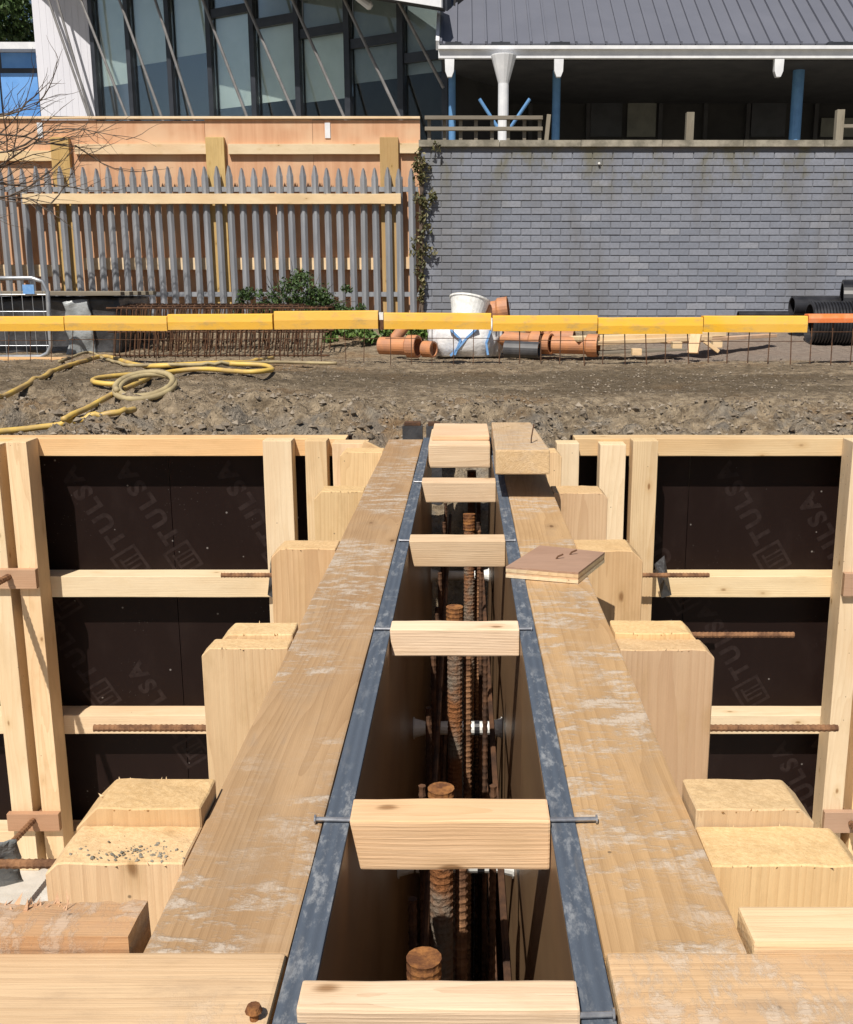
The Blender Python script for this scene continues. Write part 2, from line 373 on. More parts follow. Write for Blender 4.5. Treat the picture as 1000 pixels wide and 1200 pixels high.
M['unlit_wall'] = plain('unlit_tone_wall', (0.018,0.018,0.020), (0.030,0.029,0.030), 1.2, 0.8, space='pos')  # near-black base colour carries the interior's lack of light
M['soffit'] = plain('shade_tone_soffit', (0.05,0.05,0.055), (0.035,0.035,0.04), 2, 0.8, space='pos')  # shade under the roofs is put into this dark colour
M['panel_grey'] = plain('grey_green_panel', (0.17,0.175,0.155), (0.12,0.125,0.115), 2, 0.7, space='pos')
M['blind'] = plain('sunlit_tone_blind', (0.68,0.75,0.70), (0.60,0.67,0.62), 1.5, 0.8, space='pos')  # sunlit tone of the blinds, light put into the colour
M['blind_shaded'] = plain('shaded_tone_blind', (0.30,0.335,0.335), (0.25,0.285,0.285), 1.5, 0.8, space='pos')  # same blinds in roof shadow, shade put into the colour
M['steel_grey'] = plain('grey_steel_rod', (0.26,0.25,0.25), (0.19,0.185,0.185), 5, 0.5, metal=0.3, space='pos')
def mk_clad():
    s = NT('white_cladding'); v = s.pos(); n = s.noise(s.vmath('MULTIPLY', v, (6, 6, 0.6)), 1.0, 4)
    s.col(s.mix(n, (0.60,0.60,0.66), (0.72,0.72,0.78))).rough(0.5); return s.m
M['clad'] = mk_clad()
def mk_glass(name, tint=(0.75,0.82,0.82), gloss=0.06):
    s = NT(name); t = s.t
    tr = s.n('BsdfTransparent', {'Color': (*tint, 1)}); gl = s.n('BsdfGlossy', {'Color': (1,1,1,1), 'Roughness': 0.02})
    lw = s.n('Fresnel', {'IOR': 1.45}); f = s.math('MINIMUM', s.math('MULTIPLY', lw.outputs[0], 0.55), 0.5)
    mx = s.n('MixShader', {0: f}); t.links.new(tr.outputs[0], mx.inputs[1]); t.links.new(gl.outputs[0], mx.inputs[2])
    t.links.new(mx.outputs[0], s.out.inputs[0]); return s.m
M['glass'] = mk_glass('window_glass', (0.95,0.98,0.98))
M['sky_tint_glass'] = plain('sky_reflection_blue', (0.10,0.27,0.62), (0.16,0.36,0.74), 1.0, 0.15, space='pos')  # blue stands for sky mirrored in the panes, painted as colour
def mk_soil():
    s = NT('stony_soil'); v = s.pos()
    sep = s.n('SeparateXYZ', {0: v}); yy = sep.outputs[1]
    a = s.noise(v, 1.3, 6, 0.6); b = s.noise(v, 16, 7, 0.7); cN = s.noise(v, 70, 4, 0.65)
    c = s.mix(s.step(b, 0.33, 0.68), (0.180,0.135,0.088), (0.52,0.41,0.28))
    c = s.mix(s.math('MULTIPLY', s.step(cN, 0.52, 0.68), 0.5), c, (0.40,0.34,0.26))
    c = s.mix(s.math('MULTIPLY', s.step(a, 0.5, 0.72), 0.6), c, (0.33,0.19,0.085))
    # damp track of darker ground
    tr = s.noise(s.vmath('MULTIPLY', v, (0.5, 2.2, 1)), 1.0, 5, 0.6)
    wob = s.math('ADD', yy, s.math('MULTIPLY', s.math('SUBTRACT', a, 0.5), 1.2))
    band = s.math('MULTIPLY', s.step(wob, 6.05, 6.5), s.math('SUBTRACT', 1.0, s.step(wob, 7.3, 8.0)))
    c = s.mix(s.math('MULTIPLY', s.math('MULTIPLY', band, s.step(tr, 0.33, 0.55)), 0.68), c, (0.098,0.076,0.050))
    # grey crushed stone on the bank
    gb = s.math('SUBTRACT', 1.0, s.step(yy, 5.3, 5.9)); g2 = s.noise(v, 5.5, 5, 0.65)
    c = s.mix(s.math('MULTIPLY', s.math('MULTIPLY', gb, s.step(g2, 0.46, 0.60)), 0.6), c, s.mix(b, (0.12,0.115,0.105), (0.40,0.37,0.33)))
    # pinkish gravel beyond the barrier
    fb = s.math('MULTIPLY', s.step(yy, 8.3, 8.8), s.step(sep.outputs[0], 1.2, 2.0))
    c = s.mix(s.math('MULTIPLY', fb, 0.6), c, s.mix(cN, (0.20,0.15,0.135), (0.50,0.42,0.38)))
    s.col(c).rough(0.95); s.b.inputs['Specular IOR Level'].default_value = 0.15
    s.bump(s.math('ADD', b, s.math('MULTIPLY', cN, 0.8)), 1.0, 0.045); return s.m
M['soil'] = mk_soil()
def mk_stone():
    s = NT('crushed_stone'); rn = s.n('NewGeometry').outputs['Random Per Island']
    n = s.noise(s.pos(), 60, 4)
    c = s.mix(rn, (0.10,0.080,0.060), (0.32,0.27,0.21)); c = s.mix(s.math('MULTIPLY', s.step(n, 0.4, 0.7), 0.4), c, (0.22,0.16,0.10))
    s.col(c).rough(0.9); s.bump(n, 0.5, 0.01); return s.m
M['stone'] = mk_stone()
def mk_leaf(name, c1, c2):
    s = NT(name); rn = s.n('NewGeometry').outputs['Random Per Island']
    s.col(s.mix(rn, c1, c2)).rough(0.5); s.b.inputs['Specular IOR Level'].default_value = 0.3; return s.m
M['leaf'] = mk_leaf('dark_leaf', (0.022,0.045,0.014), (0.075,0.125,0.035))
M['weed'] = mk_leaf('weed_leaf', (0.05,0.10,0.02), (0.13,0.20,0.045))
M['ivy'] = mk_leaf('dry_ivy_leaf', (0.06,0.07,0.028), (0.20,0.17,0.08))
M['twig'] = plain('dark_bark', (0.13,0.098,0.075), (0.075,0.056,0.044), 20, 0.9, space='pos')
M['bag'] = plain('white_woven_bag', (0.78,0.78,0.78), (0.60,0.60,0.62), 9, 0.7, 0.3, 40, space='pos', bdist=0.02)
M['strap'] = plain('blue_webbing', (0.12,0.30,0.62), (0.18,0.36,0.66), 30, 0.7)
M['tarp'] = plain('dark_shrink_wrap', (0.035,0.035,0.038), (0.075,0.075,0.08), 6, 0.3, 0.5, 14, space='pos', bdist=0.02)
M['wrap'] = plain('grey_plastic_film', (0.34,0.36,0.37), (0.20,0.215,0.22), 9, 0.22, 0.6, 16, bdist=0.02)
M['offcut'] = wood('offcut_face', (0.37,0.225,0.135), (0.25,0.14,0.08), ring=0.3, blotch=0.5, knots=False, dirt=0.2)

# ------------------------------------------------------------------ the ground, one sheet with the excavation in it
def smooth(a, b, t):
    t = max(0, min(1, (t-a)/(b-a))); return t*t*(3-2*t)
PROF = [(4.4,-0.42),(4.75,-0.20),(5.05,-0.10),(5.5,-0.045),(6.2,-0.03),(7.2,0.01),(7.9,0.045),(8.5,0.01),(9.4,-0.015),(10.2,0.06),(11.5,0.20),(12.6,0.26),(14,0.30),(500,0.30)]
def gz(y):
    for (a, za), (b, zb) in zip(PROF, PROF[1:]):
        if y <= b: return za + (zb-za)*max(0, (y-a)/(b-a))
    return 0.3
PX0, PX1, PY0, PY1 = -5.0, 5.0, -3.0, 4.45
def ground_z(x, y):
    if PX0 < x < PX1 and PY0 < y < PY1:
        return -2.0 + 0.03*noise.noise(Vector((x*2, y*2, 3)))
    z = gz(y)
    if -6 < x < 6 and 4.4 < y < 12.5:
        p = Vector((x, y, 0))
        bank = 1 - smooth(5.5, 6.3, y)
        left = smooth(-0.6, -1.6, x)*(1 - smooth(7.3, 8.0, y))
        lump = noise.fractal(p*2.1, 0.9, 2.1, 4)
        fine = noise.fractal(p*9 + Vector((3,1,7)), 0.8, 2.2, 4)
        z += (0.020 + 0.050*bank + 0.030*left)*lump + (0.010 + 0.030*bank + 0.014*left)*fine
        z += 0.03*left*smooth(5.2, 6.2, y)
        rg = noise.ridged_multi_fractal(p*3.3, 0.9, 2.2, 4, 1.0, 2.0)
        z += (bank*0.050 + left*0.012)*(rg-1.2)
        z -= bank*0.16*max(0, noise.noise(Vector((x*1.9+5, y*4.5+2, 0)))-0.22)*2 + bank*0.05*max(0, noise.noise(Vector((x*7, y*13, 4)))-0.15)*2
    elif y > 4.4 or abs(x) > 5 or y < -3:
        z += 0.02*noise.noise(Vector((x*0.7, y*0.7, 0)))
    return z
def lines(lo, hi, step, far, extra):
    L = []; t = lo
    while t <= hi + 1e-6: L.append(t); t += step
    d = step
    a = lo
    while a > -far: d *= 1.5; a -= d; L.append(a)
    d = step; a = hi
    while a < far: d *= 1.5; a += d; L.append(a)
    return sorted(L + extra)
xs = lines(-4.4, 4.4, 0.034, 300, [PX0-0.01, PX0+0.01, PX1-0.01, PX1+0.01])
ys = []
t = 4.46
while t < 6.4: ys.append(t); t += 0.026
while t < 9.0: ys.append(t); t += 0.04
while t < 12.6: ys.append(t); t += 0.12
d = 0.15
while t < 420: ys.append(t); d *= 1.4; t += d
ys += [PY1-0.005, 4.2, 3.4, 2.6, 1.8, 1.0, 0.2, -1, -2, PY0+0.01, PY0-0.01, -4, -6, -10, -20, -50, -120, -300]
ys.sort()
V = [(x, y, ground_z(x, y)) for y in ys for x in xs]
nx = len(xs)
Fg = [(j*nx+i, j*nx+i+1, (j+1)*nx+i+1, (j+1)*nx+i) for j in range(len(ys)-1) for i in range(nx-1)]
g = link('ground', pyd('ground', V, Fg, True), M['soil']); tag(g, kind='structure')
# pale blinding slab on the floor of the excavation
mb = MB(); mb.box((-4.6, 0.0, -1.99), (4.6, 4.40, -1.955)); tag(mb.build('excavation_floor', M['blinding']), kind='structure')
# raised terrace behind the retaining wall and hoarding
mb = MB(); mb.box((-160, 12.95, -0.2), (160, 420, 1.9)); tag(mb.build('upper_ground', M['concrete']), kind='structure')

# loose stones over the soil (nobody could count them)
rs = random.Random(3); mb = MB()
def stone(mb, c, r, rnd):
    ph = [(1,0,0),(-1,0,0),(0,1,0),(0,-1,0),(0,0,1),(0,0,-1)]
    sx, sy, sz = (r*rnd.uniform(0.6,1.3) for _ in range(3)); a = rnd.uniform(0, 6.28)
    Mx = Matrix.Rotation(a, 3, 'Z') @ Matrix.Rotation(rnd.uniform(-.6,.6), 3, 'X')
    vv = [c + Mx @ Vector((p[0]*sx*rnd.uniform(.7,1.1), p[1]*sy*rnd.uniform(.7,1.1), p[2]*sz*0.7)) for p in ph]
    mb.add(vv, [(0,2,4),(2,1,4),(1,3,4),(3,0,4),(2,0,5),(1,2,5),(3,1,5),(0,3,5)])
for i in range(15000):
    y = 4.95 + (rs.random()**1.7)*4.0; x = rs.uniform(-0.46, 0.42)*y*1.05
    r = 0.003 + 0.009*rs.random()**2.5 + (0.022*rs.random()**7 if y < 6 else 0)
    stone(mb, Vector((x, y, ground_z(x, y) + r*0.25)), r, rs)
tag(mb.build('loose_stones', M['stone']), 'loose grey and brown stones scattered over the soil bank', 'stones', kind='stuff')

# ------------------------------------------------------------------ the long wall shutters (looking along them)
YN, YF = 0.884, 4.26           # near and far end of the long shutters
def ribbed_bar(mb, p0, p1, r, pitch=0.012, rib=0.12, n=8):
    p0, p1 = Vector(p0), Vector(p1); L = (p1-p0).length; k = max(2, int(L/pitch*3)); pts = []; rr = []
    for i in range(k+1):
        pts.append(p0.lerp(p1, i/k)); rr.append(r*(1+rib if i % 3 == 0 else 1-rib*0.4))
    mb.tube(pts, rr, n)
def long_shutter(side):
    s = -1 if side == 'L' else 1
    if s < 0: xi, xe, xo, xs_ = -0.139, -0.1705, -0.3165, -0.476
    else: xi, xe, xo, xs_ = 0.1045, 0.1355, 0.279, 0.452
    lab = ('long timber wall shutter with weathered top plank, its twin carries the tilted loose block' if s < 0 else
           'long timber wall shutter whose weathered top plank carries the tilted loose block')
    lab = ('long timber wall shutter with a bare dirty top plank beside the hose end' if s < 0 else lab)
    t = thing('wall_shutter', ((xi+xs_)/2, (YN+YF)/2, -1.955), lab, 'shutter', 'twin wall shutters along the trench')
    ys_ = [0.60, 2.05, 3.30, YF+0.06] if s < 0 else [0.60, 1.72, 2.94, YF+0.06]
    for a, b in zip(ys_, ys_[1:]):
        x0, x1 = min(xi, xe), max(xi, xe)
        sh = bx('plywood_sheet', M['formply'], t, (x0, a+0.001, -1.95), (x1, b-0.001, -0.006), grain=2, bev=0.001)
        timber('painted_edge', M['blue_edge'], sh, ((x0+x1)/2, a+0.0015, -0.003), ((x0+x1)/2, b-0.0015, -0.003), x1-x0, 0.006, bev=0.0015, wob=0.0006, seed=int(a*10)+s)
    x0, x1 = sorted((xe + s*0.001, xo))
    timber('top_plank', M['plank'], t, ((x0+x1)/2, YN, -0.0265), ((x0+x1)/2, YF, -0.024), x1-x0, 0.05, bev=0.004, wob=0.0022, seed=3+s)
    for zz in (-0.62, -1.25, -1.85):
        timber('waling', M['soldier'], t, ((x0+x1)/2, YN, zz), ((x0+x1)/2, YF, zz), x1-x0, 0.07, bev=0.004, wob=0.001, seed=9)
    a, b = sorted((xs_, xo + s*0.002))
    def sold(y0, y1, top, seed, da=0.0, mat='soldier'):
        aa, bb = (a + da, b) if s < 0 else (a, b - da)
        L = top + 1.955
        me = soldier_mesh(bb-aa, y1-y0, L, seed, s)
        Mx = Matrix.Translation(((aa+bb)/2, (y0+y1)/2, -1.955 + L/2))
        # grain axis is local X: stand the timber up
        Rm = Matrix(((0,0,1,0),(0,1,0,0),(1,0,0,0),(0,0,0,1)))
        Rm = Matrix(((0,1,0,0),(0,0,1,0),(1,0,0,0),(0,0,0,1)))
        so_ = link('soldier', me, M[mat], t, Mx @ Rm)
        rnd = random.Random(seed*3+1); mb = MB(); hx, hy = (bb-aa)/2, (y1-y0)/2; cx_, cy_ = (aa+bb)/2, (y0+y1)/2
        for q in range(rnd.randrange(6, 18)):
            if rnd.random() < 0.55: px_, py_, ox, oy = cx_ + rnd.uniform(-hx+0.02, hx-0.02), cy_ - hy + rnd.uniform(-0.001, 0.002), rnd.uniform(-.4,.4), -1
            elif rnd.random() < 0.6: px_, py_, ox, oy = cx_ + rnd.uniform(-hx+0.02, hx-0.02), cy_ + hy - 0.002, rnd.uniform(-.4,.4), 0.4
            else: px_, py_, ox, oy = cx_ + s*(hx - 0.022), cy_ + rnd.uniform(-hy, hy), s*0.8, rnd.uniform(-.3,.3)
            L_ = rnd.uniform(0.003, 0.011)*(1.5 if rnd.random() < 0.1 else 1); w_ = rnd.uniform(0.0007, 0.002)
            b_ = Vector((px_, py_, top - 0.003)); e_ = b_ + Vector((ox*L_*0.6, oy*L_*0.5, L_*rnd.uniform(0.2, 0.9)))
            sd_ = Vector((w_, w_*0.5, 0)); mb.add([b_-sd_, b_+sd_, b_+Vector((0, 0.0015, -0.002)), e_], [(0,1,3),(1,2,3),(2,0,3)])
        tag(mb.build('torn_fibres', M['pine_pale'], so_), kind='stuff')
    if s < 0:
        sold(1.046, 1.130, -0.002, 1); sold(1.132, 1.208, 0.020, 2, 0.004)
        sold(1.754, 1.803, -0.004, 3); sold(1.806, 1.872, 0.004, 4, 0.022)
        sold(2.458, 2.548, -0.003, 5, -0.004); sold(3.175, 3.273, -0.003, 6); sold(3.95, 4.055, -0.003, 7, -0.01)
    else:
        sold(1.046, 1.130, -0.004, 11, -0.01); sold(1.132, 1.210, 0.018, 12, 0.025)
        sold(1.745, 1.803, -0.004, 13); sold(1.806, 1.880, 0.006, 14, 0.02)
        sold(2.440, 2.555, -0.003, 15, 0.01); sold(3.150, 3.273, -0.003, 16); sold(3.95, 4.055, -0.003, 17, 0.07)
    return t
def soldier_mesh(wx, wy, L, seed, s):
    """upright timber, local X = height, Y = across, Z = along the shutter; rough sawn top"""
    rnd = random.Random(seed); bm = bmesh.new()
    bmesh.ops.create_cube(bm, size=1)
    for v in bm.verts: v.co = Vector((v.co.x*L, v.co.y*wx, v.co.z*wy))
    # knocked-off outer top corner
    oy = wx/2*s
    ch = rnd.uniform(0.008, 0.02)
    g = bm.verts[:] + bm.edges[:] + bm.faces[:]
    n = Vector((1, s*1.0, 0)).normalized()
    r = bmesh.ops.bisect_plane(bm, geom=g, plane_co=Vector((L/2, oy, 0)) - n*ch, plane_no=n, clear_outer=True)
    bmesh.ops.holes_fill(bm, edges=bm.edges[:])
    bmesh.ops.bevel(bm, geom=bm.edges[:], offset=0.0018, segments=1, affect='EDGES', profile=0.6)
    for i in range(1, 5):
        g = bm.verts[:] + bm.edges[:] + bm.faces[:]
        bmesh.ops.bisect_plane(bm, geom=g, plane_co=(L/2-0.02*i**1.6, 0, 0), plane_no=(1,0,0))
    for q in [-0.35,-0.2,-0.05,0.1,0.25,0.4]:
        g = bm.verts[:] + bm.edges[:] + bm.faces[:]
        bmesh.ops.bisect_plane(bm, geom=g, plane_co=(0, wx*q, 0), plane_no=(0,1,0))
    for q in [-0.25, 0, 0.25]:
        g = bm.verts[:] + bm.edges[:] + bm.faces[:]
        bmesh.ops.bisect_plane(bm, geom=g, plane_co=(0, 0, wy*q), plane_no=(0,0,1))
    for v in bm.verts:
        k = smooth(L/2-0.05, L/2-0.002, v.co.x)
        n = noise.noise_vector(Vector((v.co.x*6+seed*3.3, v.co.y*25, v.co.z*25)))
        n2 = noise.noise(Vector((v.co.y*90, v.co.z*60, seed)))
        v.co += Vector((n.x*0.0022*k + n2*0.0012*k, n.y*0.0010, n.z*0.0010))
    bmesh.ops.recalc_face_normals(bm, faces=bm.faces)
    me = bpy.data.meshes.new('soldier'); bm.to_mesh(me); bm.free(); return me
long_shutter('L'); long_shutter('R')

# splinters on the sawn tops
def splinters(parent_name, spots):
    pass

# spacers nailed across the trench
def spacer(name, xa, xb, ya, yb, z0, z1, cut, label, nails, mat='spacer', seed=0):
    t = thing(name, ((xa+xb)/2, (ya+yb)/2, z0), label, 'timber', 'timber spacers across the trench')
    bm = bmesh.new(); bmesh.ops.create_cube(bm, size=1)
    L, Wd, Th = xb-xa, yb-ya, z1-z0
    for v in bm.verts:
        lo = v.co.z < 0; x = v.co.x*L
        if lo and v.co.x < 0: x += cut
        v.co = Vector((x, v.co.y*Wd, v.co.z*Th))
    bmesh.ops.bevel(bm, geom=bm.edges[:], offset=0.003, segments=2, affect='EDGES', profile=0.6)
    for i in range(1, 8):
        bmesh.ops.bisect_plane(bm, geom=bm.verts[:]+bm.edges[:]+bm.faces[:], plane_co=(-L/2+L*i/8,0,0), plane_no=(1,0,0))
    for v in bm.verts:
        n = noise.noise_vector(Vector((v.co.x*14+seed*5, v.co.y*20, v.co.z*20))); v.co += n*0.0012
    me = bpy.data.meshes.new('spacer'); bm.to_mesh(me); bm.free()
    link('batten', me, M[mat], t, Matrix.Translation(((xa+xb)/2, (ya+yb)/2, (z0+z1)/2)))
    for (x0, x1, yy, zz) in nails:
        mb = MB(); s = 1 if x1 > x0 else -1
        mb.tube([(x0, yy, zz), (x1-s*0.002, yy+0.002, zz), (x1-s*0.002, yy+0.002, zz), (x1, yy+0.002, zz)], [0.0028,0.0028,0.0055,0.0055], 8)
        mb.build('nail', M['nail'], t)
def near(y0, y1, z): return PZ(500, y1, z).y, PZ(500, y0, z).y
y0, y1 = near(1150, 1186, 0.012)
spacer('spacer_batten', -0.149, 0.1035, y0, y1, -0.055, 0.014, 0.003, 'pine spacer batten with a rough chamfered lower edge, next to the two cross planks', [(0.095, 0.134, y0+0.004, 0.005)], seed=1)
y0, y1 = near(936, 963, 0.012)
spacer('spacer_batten', -0.138, 0.1035, y0, y1, -0.052, 0.013, 0.012, 'pine spacer batten with a dark knot and a long nail at each end', [(-0.13,-0.182,(y0+y1)/2-0.01,0.0045), (0.095,0.162,(y0+y1)/2-0.01,0.0045)], seed=2)
y0, y1 = near(727, 738, 0.012)
spacer('spacer_batten', -0.138, 0.1035, y0, y1, -0.040, 0.012, 0.003, 'pine spacer batten with faint streaks, next beyond the two-nailed knotty one', [(-0.13,-0.170,(y0+y1)/2,0.0045), (0.095,0.128,(y0+y1)/2,0.0045)], seed=3)
y0, y1 = near(626, 634, 0.012)
spacer('spacer_batten', -0.138, 0.1035, y0, y1, -0.055, 0.012, 0.012, 'pale pine spacer batten beside the plywood offcut', [(-0.13,-0.165,(y0+y1)/2,0.0045), (0.095,0.130,(y0+y1)/2,0.0045)], seed=4)
y0, y1 = near(559, 565, 0.012)
spacer('spacer_batten', -0.138, 0.1035, y0, y1-0.01, -0.055, 0.012, 0.014, 'pale pine spacer batten beside the raised end of the tilted block', [(-0.13,-0.165,(y0+y1)/2,0.0045)], seed=5)
t = thing('timber_block', (-0.01, 4.03, -0.03), 'wide stepped pine block across the far end of the trench', 'timber')
bx('block', M['spacer'], t, (-0.135, 3.83, -0.045), (0.100, 4.26, 0.046), grain=0, bev=0.006, wob=0.003, seed=8, rough_end=0.5)
bx('block', M['spacer'], t, (-0.125, 3.93, 0.047), (0.098, 4.28, 0.066), grain=0, bev=0.004, wob=0.002, seed=9, rough_end=0.5)

# the tilted block on the right-hand plank
t = thing('loose_block', (0.19, 3.6, 0.0), 'loose thick timber block lying tilted on the weathered plank', 'timber')
p0 = Vector((0.175, 3.02, 0.118)); p1 = Vector((0.195, 4.22, 0.040))
timber('block', M['crossplank'], t, p0, p1, 0.163, 0.075, bev=0.005, wob=0.0015, seed=4)
timber('packer', M['grey_timber'], t, (0.14, 3.62, 0.020), (0.26, 3.63, 0.020), 0.08, 0.040, bev=0.003)
mb = MB(); mb.tube([(0.215, 3.25, 0.14), (0.216, 3.26, 0.155), (0.228, 3.33, 0.19)], 0.0022, 6); mb.build('nail', M['rust_dark'], t)
# plywood offcut
t = thing('plywood_offcut', (0.2, 2.4, 0.0), 'square reddish plywood offcut lying on the weathered plank', 'plywood')
c = [PZ(593, 664, 0.026), PZ(678, 671, 0.026), PZ(709, 647, 0.026), PZ(633, 639, 0.026)]
def slab(c, z0, z1):
    V = [Vector((p.x, p.y, z0)) for p in c] + [Vector((p.x, p.y, z1)) for p in c]
    return V, [(0,3,2,1),(4,5,6,7),(0,1,5,4),(1,2,6,5),(2,3,7,6),(3,0,4,7)]
mb = MB(); mb.add(*slab(c, 0.001, 0.0085)); mb.build('ply_layer', M['pine_pale'], t)
cc = sum(c, Vector())/4
mb = MB(); mb.add(*slab([p.lerp(cc, 0.008) for p in c], 0.0086, 0.0135)); mb.build('ply_layer', M['redplank'], t)
mb = MB(); mb.add(*slab(c, 0.0136, 0.0215)); mb.build('ply_layer', M['pine'], t)
mb = MB(); mb.add(*slab(c, 0.0216, 0.026)); mb.build('face_veneer', M['offcut'], t)
for (x, y) in ((652, 655), (668, 650)):
    p = PZ(x, y, 0.026); mb = MB(); mb.tube([p, p + Vector((0.004,0,0.006)), p + Vector((0.016,0.004,0.010))], 0.002, 6); mb.build('nail', M['rust_dark'], t)

# near end: cross planks and loose boards
def board_near(name, mat, x0, x1, y0, y1, z0, z1, label, seed, group=None, re=0.0):
    t = bx(name, M[mat], None, (x0, y0, z0), (x1, y1, z1), grain=0, bev=0.004, wob=0.002, seed=seed, rough_end=re)
    return tag(t, label, 'timber', group)
board_near('cross_plank', 'crossplank', -1.15, -0.1735, 0.60, 0.882, -0.050, 0.003, 'rough pale cross plank with a rusty screw, butted against the bare dirty top plank', 21, 'cross planks at the trench end')
board_near('cross_plank', 'crossplank', 0.1385, 1.15, 0.60, 0.882, -0.050, 0.002, 'stained cross plank with reddish patch, butted against the plank carrying the block', 22, 'cross planks at the trench end')
board_near('sawn_board', 'pine', 0.283, 0.9, 0.885, 0.945, -0.06, 0.012, 'pale rough-sawn board end lying behind the stained cross plank', 24, re=1.0)
# splintered red board
def broken_board():
    bm = bmesh.new(); x0, x1, y0, y1, z0, z1 = -0.95, -0.328, 0.885, 0.950, -0.05, 0.018
    n = 46; V = []; Fc = []
    rnd = random.Random(5)
    for i in range(n+1):
        x = x0 + (x1-x0)*i/n
        jag = (-0.018*abs(noise.noise(Vector((x*60, 1, 0)))) - 0.022*rnd.random()*(rnd.random() < 0.4)) if x < x1-0.10 else -0.004*rnd.random()
        ye = y1 + jag; ex = 0.006*noise.noise(Vector((x*40, 5, 0)))
        V += [(x, y0, z0), (x, y0 + 0.001*noise.noise(Vector((x*20,0,0))), z1 + 0.0015*noise.noise(Vector((x*15,3,0)))),
              (x, (y0+ye)/2, z1 + 0.002*noise.noise(Vector((x*25,7,0)))), (x, ye, z1 - 0.004 + ex), (x, ye + 0.004, z0)]
    for i in range(n):
        for k in range(5):
            a = i*5+k; b = i*5+(k+1) % 5; Fc.append((a, b, b+5, a+5))
    Fc.append((4,3,2,1,0)); Fc.append(tuple(n*5+k for k in range(5)))
    c = Vector(((x0+x1)/2, (y0+y1)/2, 0))
    me = fixn(pyd('broken_board', [Vector(v)-c for v in V], Fc))
    tag(link('broken_board', me, M['redplank'], None, Matrix.Translation(c)), 'reddish broken board with a splintered back edge', 'timber')
broken_board()
bb_ = bpy.data.objects['broken_board']; mb = MB(); rnd = random.Random(8)
for q in range(60):
    x = rnd.uniform(-0.60, -0.40); y = 0.938 + rnd.uniform(-0.012, 0.008); L_ = rnd.uniform(0.006, 0.024); w_ = rnd.uniform(0.001, 0.004)
    b_ = Vector((x, y, 0.011)); e_ = b_ + Vector((rnd.uniform(-1, 1)*L_*0.7, rnd.uniform(-0.2, 0.9)*L_, rnd.uniform(0.1, 0.9)*L_)); sd_ = Vector((w_, w_*rnd.uniform(-1,1), 0))
    mb.add([b_-sd_, b_+sd_, b_+Vector((0, 0.003, -0.004)), e_], [(0,1,3),(1,2,3),(2,0,3)])
tag(mb.build('splinters', M['redplank'], bb_), kind='stuff')
mb = MB(); rnd = random.Random(18)
for q in range(150):
    x = rnd.gauss(-0.375, 0.035); y = rnd.gauss(1.062, 0.014)
    if not (-0.46 < x < -0.32 and 1.048 < y < 1.128): continue
    r_ = 0.0006 + 0.003*rnd.random()**2; stone(mb, Vector((x, y, -0.0015 + r_*0.4)), r_, rnd)
tag(mb.build('mortar_crumbs', M['concrete']), 'grey mortar crumbs lying on a sawn soldier top', 'crumbs', kind='stuff')
# rusty screw head at the near end
t = thing('rusty_bolt', (-0.186, 0.79, 0.003), 'small rusty screw standing in the rough pale cross plank', 'screw')
mb = MB(); mb.tube([(-0.186, 0.788, 0.0), (-0.186, 0.788, 0.012), (-0.186,0.788,0.012), (-0.186, 0.788, 0.017)], [0.004,0.004,0.008,0.006], 10); mb.build('screw', M['rust_orange'], t)

# ------------------------------------------------------------------ cross shutters facing the camera
YP, YR, YS = 4.40, 4.29, 4.17           # plywood face, front of rails, front of soldiers
def letter_mesh(txt, size):
    cu = bpy.data.curves.new('txt', 'FONT'); cu.body = txt; cu.size = size; cu.offset = 0.0045; cu.space_character = 1.32
    ob = bpy.data.objects.new('txt', cu); COL.objects.link(ob)
    bpy.context.view_layer.update()
    me = bpy.data.meshes.new_from_object(ob.evaluated_get(bpy.context.evaluated_depsgraph_get()))
    bpy.data.objects.remove(ob); return me
TXT = letter_mesh('TULSA', 0.112)
def logo_mesh():
    mb = MB()
    def q(x0, y0, x1, y1): mb.add([(x0,y0,0),(x1,y0,0),(x1,y1,0),(x0,y1,0)], [(0,1,2,3)])
    w_ = 0.012; S = 0.115
    q(0,0,S,w_); q(0,S-w_,S,S); q(0,w_,w_,S-w_); q(S-w_,w_,S,S-w_)
    q(0.028,0.078,0.090,0.088); q(0.030,0.020,0.040,0.078); q(0.052,0.012,0.060,0.078); q(0.070,0.012,0.078,0.078)
    return mb.mesh('logo')
LOGO = logo_mesh()
def prints(sheet, spots, xlo, xhi):
    for (px, py) in spots:                       # centre of the square mark
        c = P(px, py, YP - 0.0008)
        d = Vector((-0.52, 0, 0.855)); u = Vector((-0.855, 0, -0.52)); nrm = Vector((0,-1,0))
        Mx = Matrix((d, u, nrm)).transposed().to_4x4()
        A = Mx.copy(); A.translation = c - d*0.066 - u*0.066; A = A @ Matrix.Scale(1.15, 4)
        link('printed_logo', LOGO, M['print'], sheet, A)
        B = Mx.copy(); B.translation = c + d*0.088 - u*0.047
        link('printed_word', TXT, M['print'], sheet, B)
ZB = -1.955
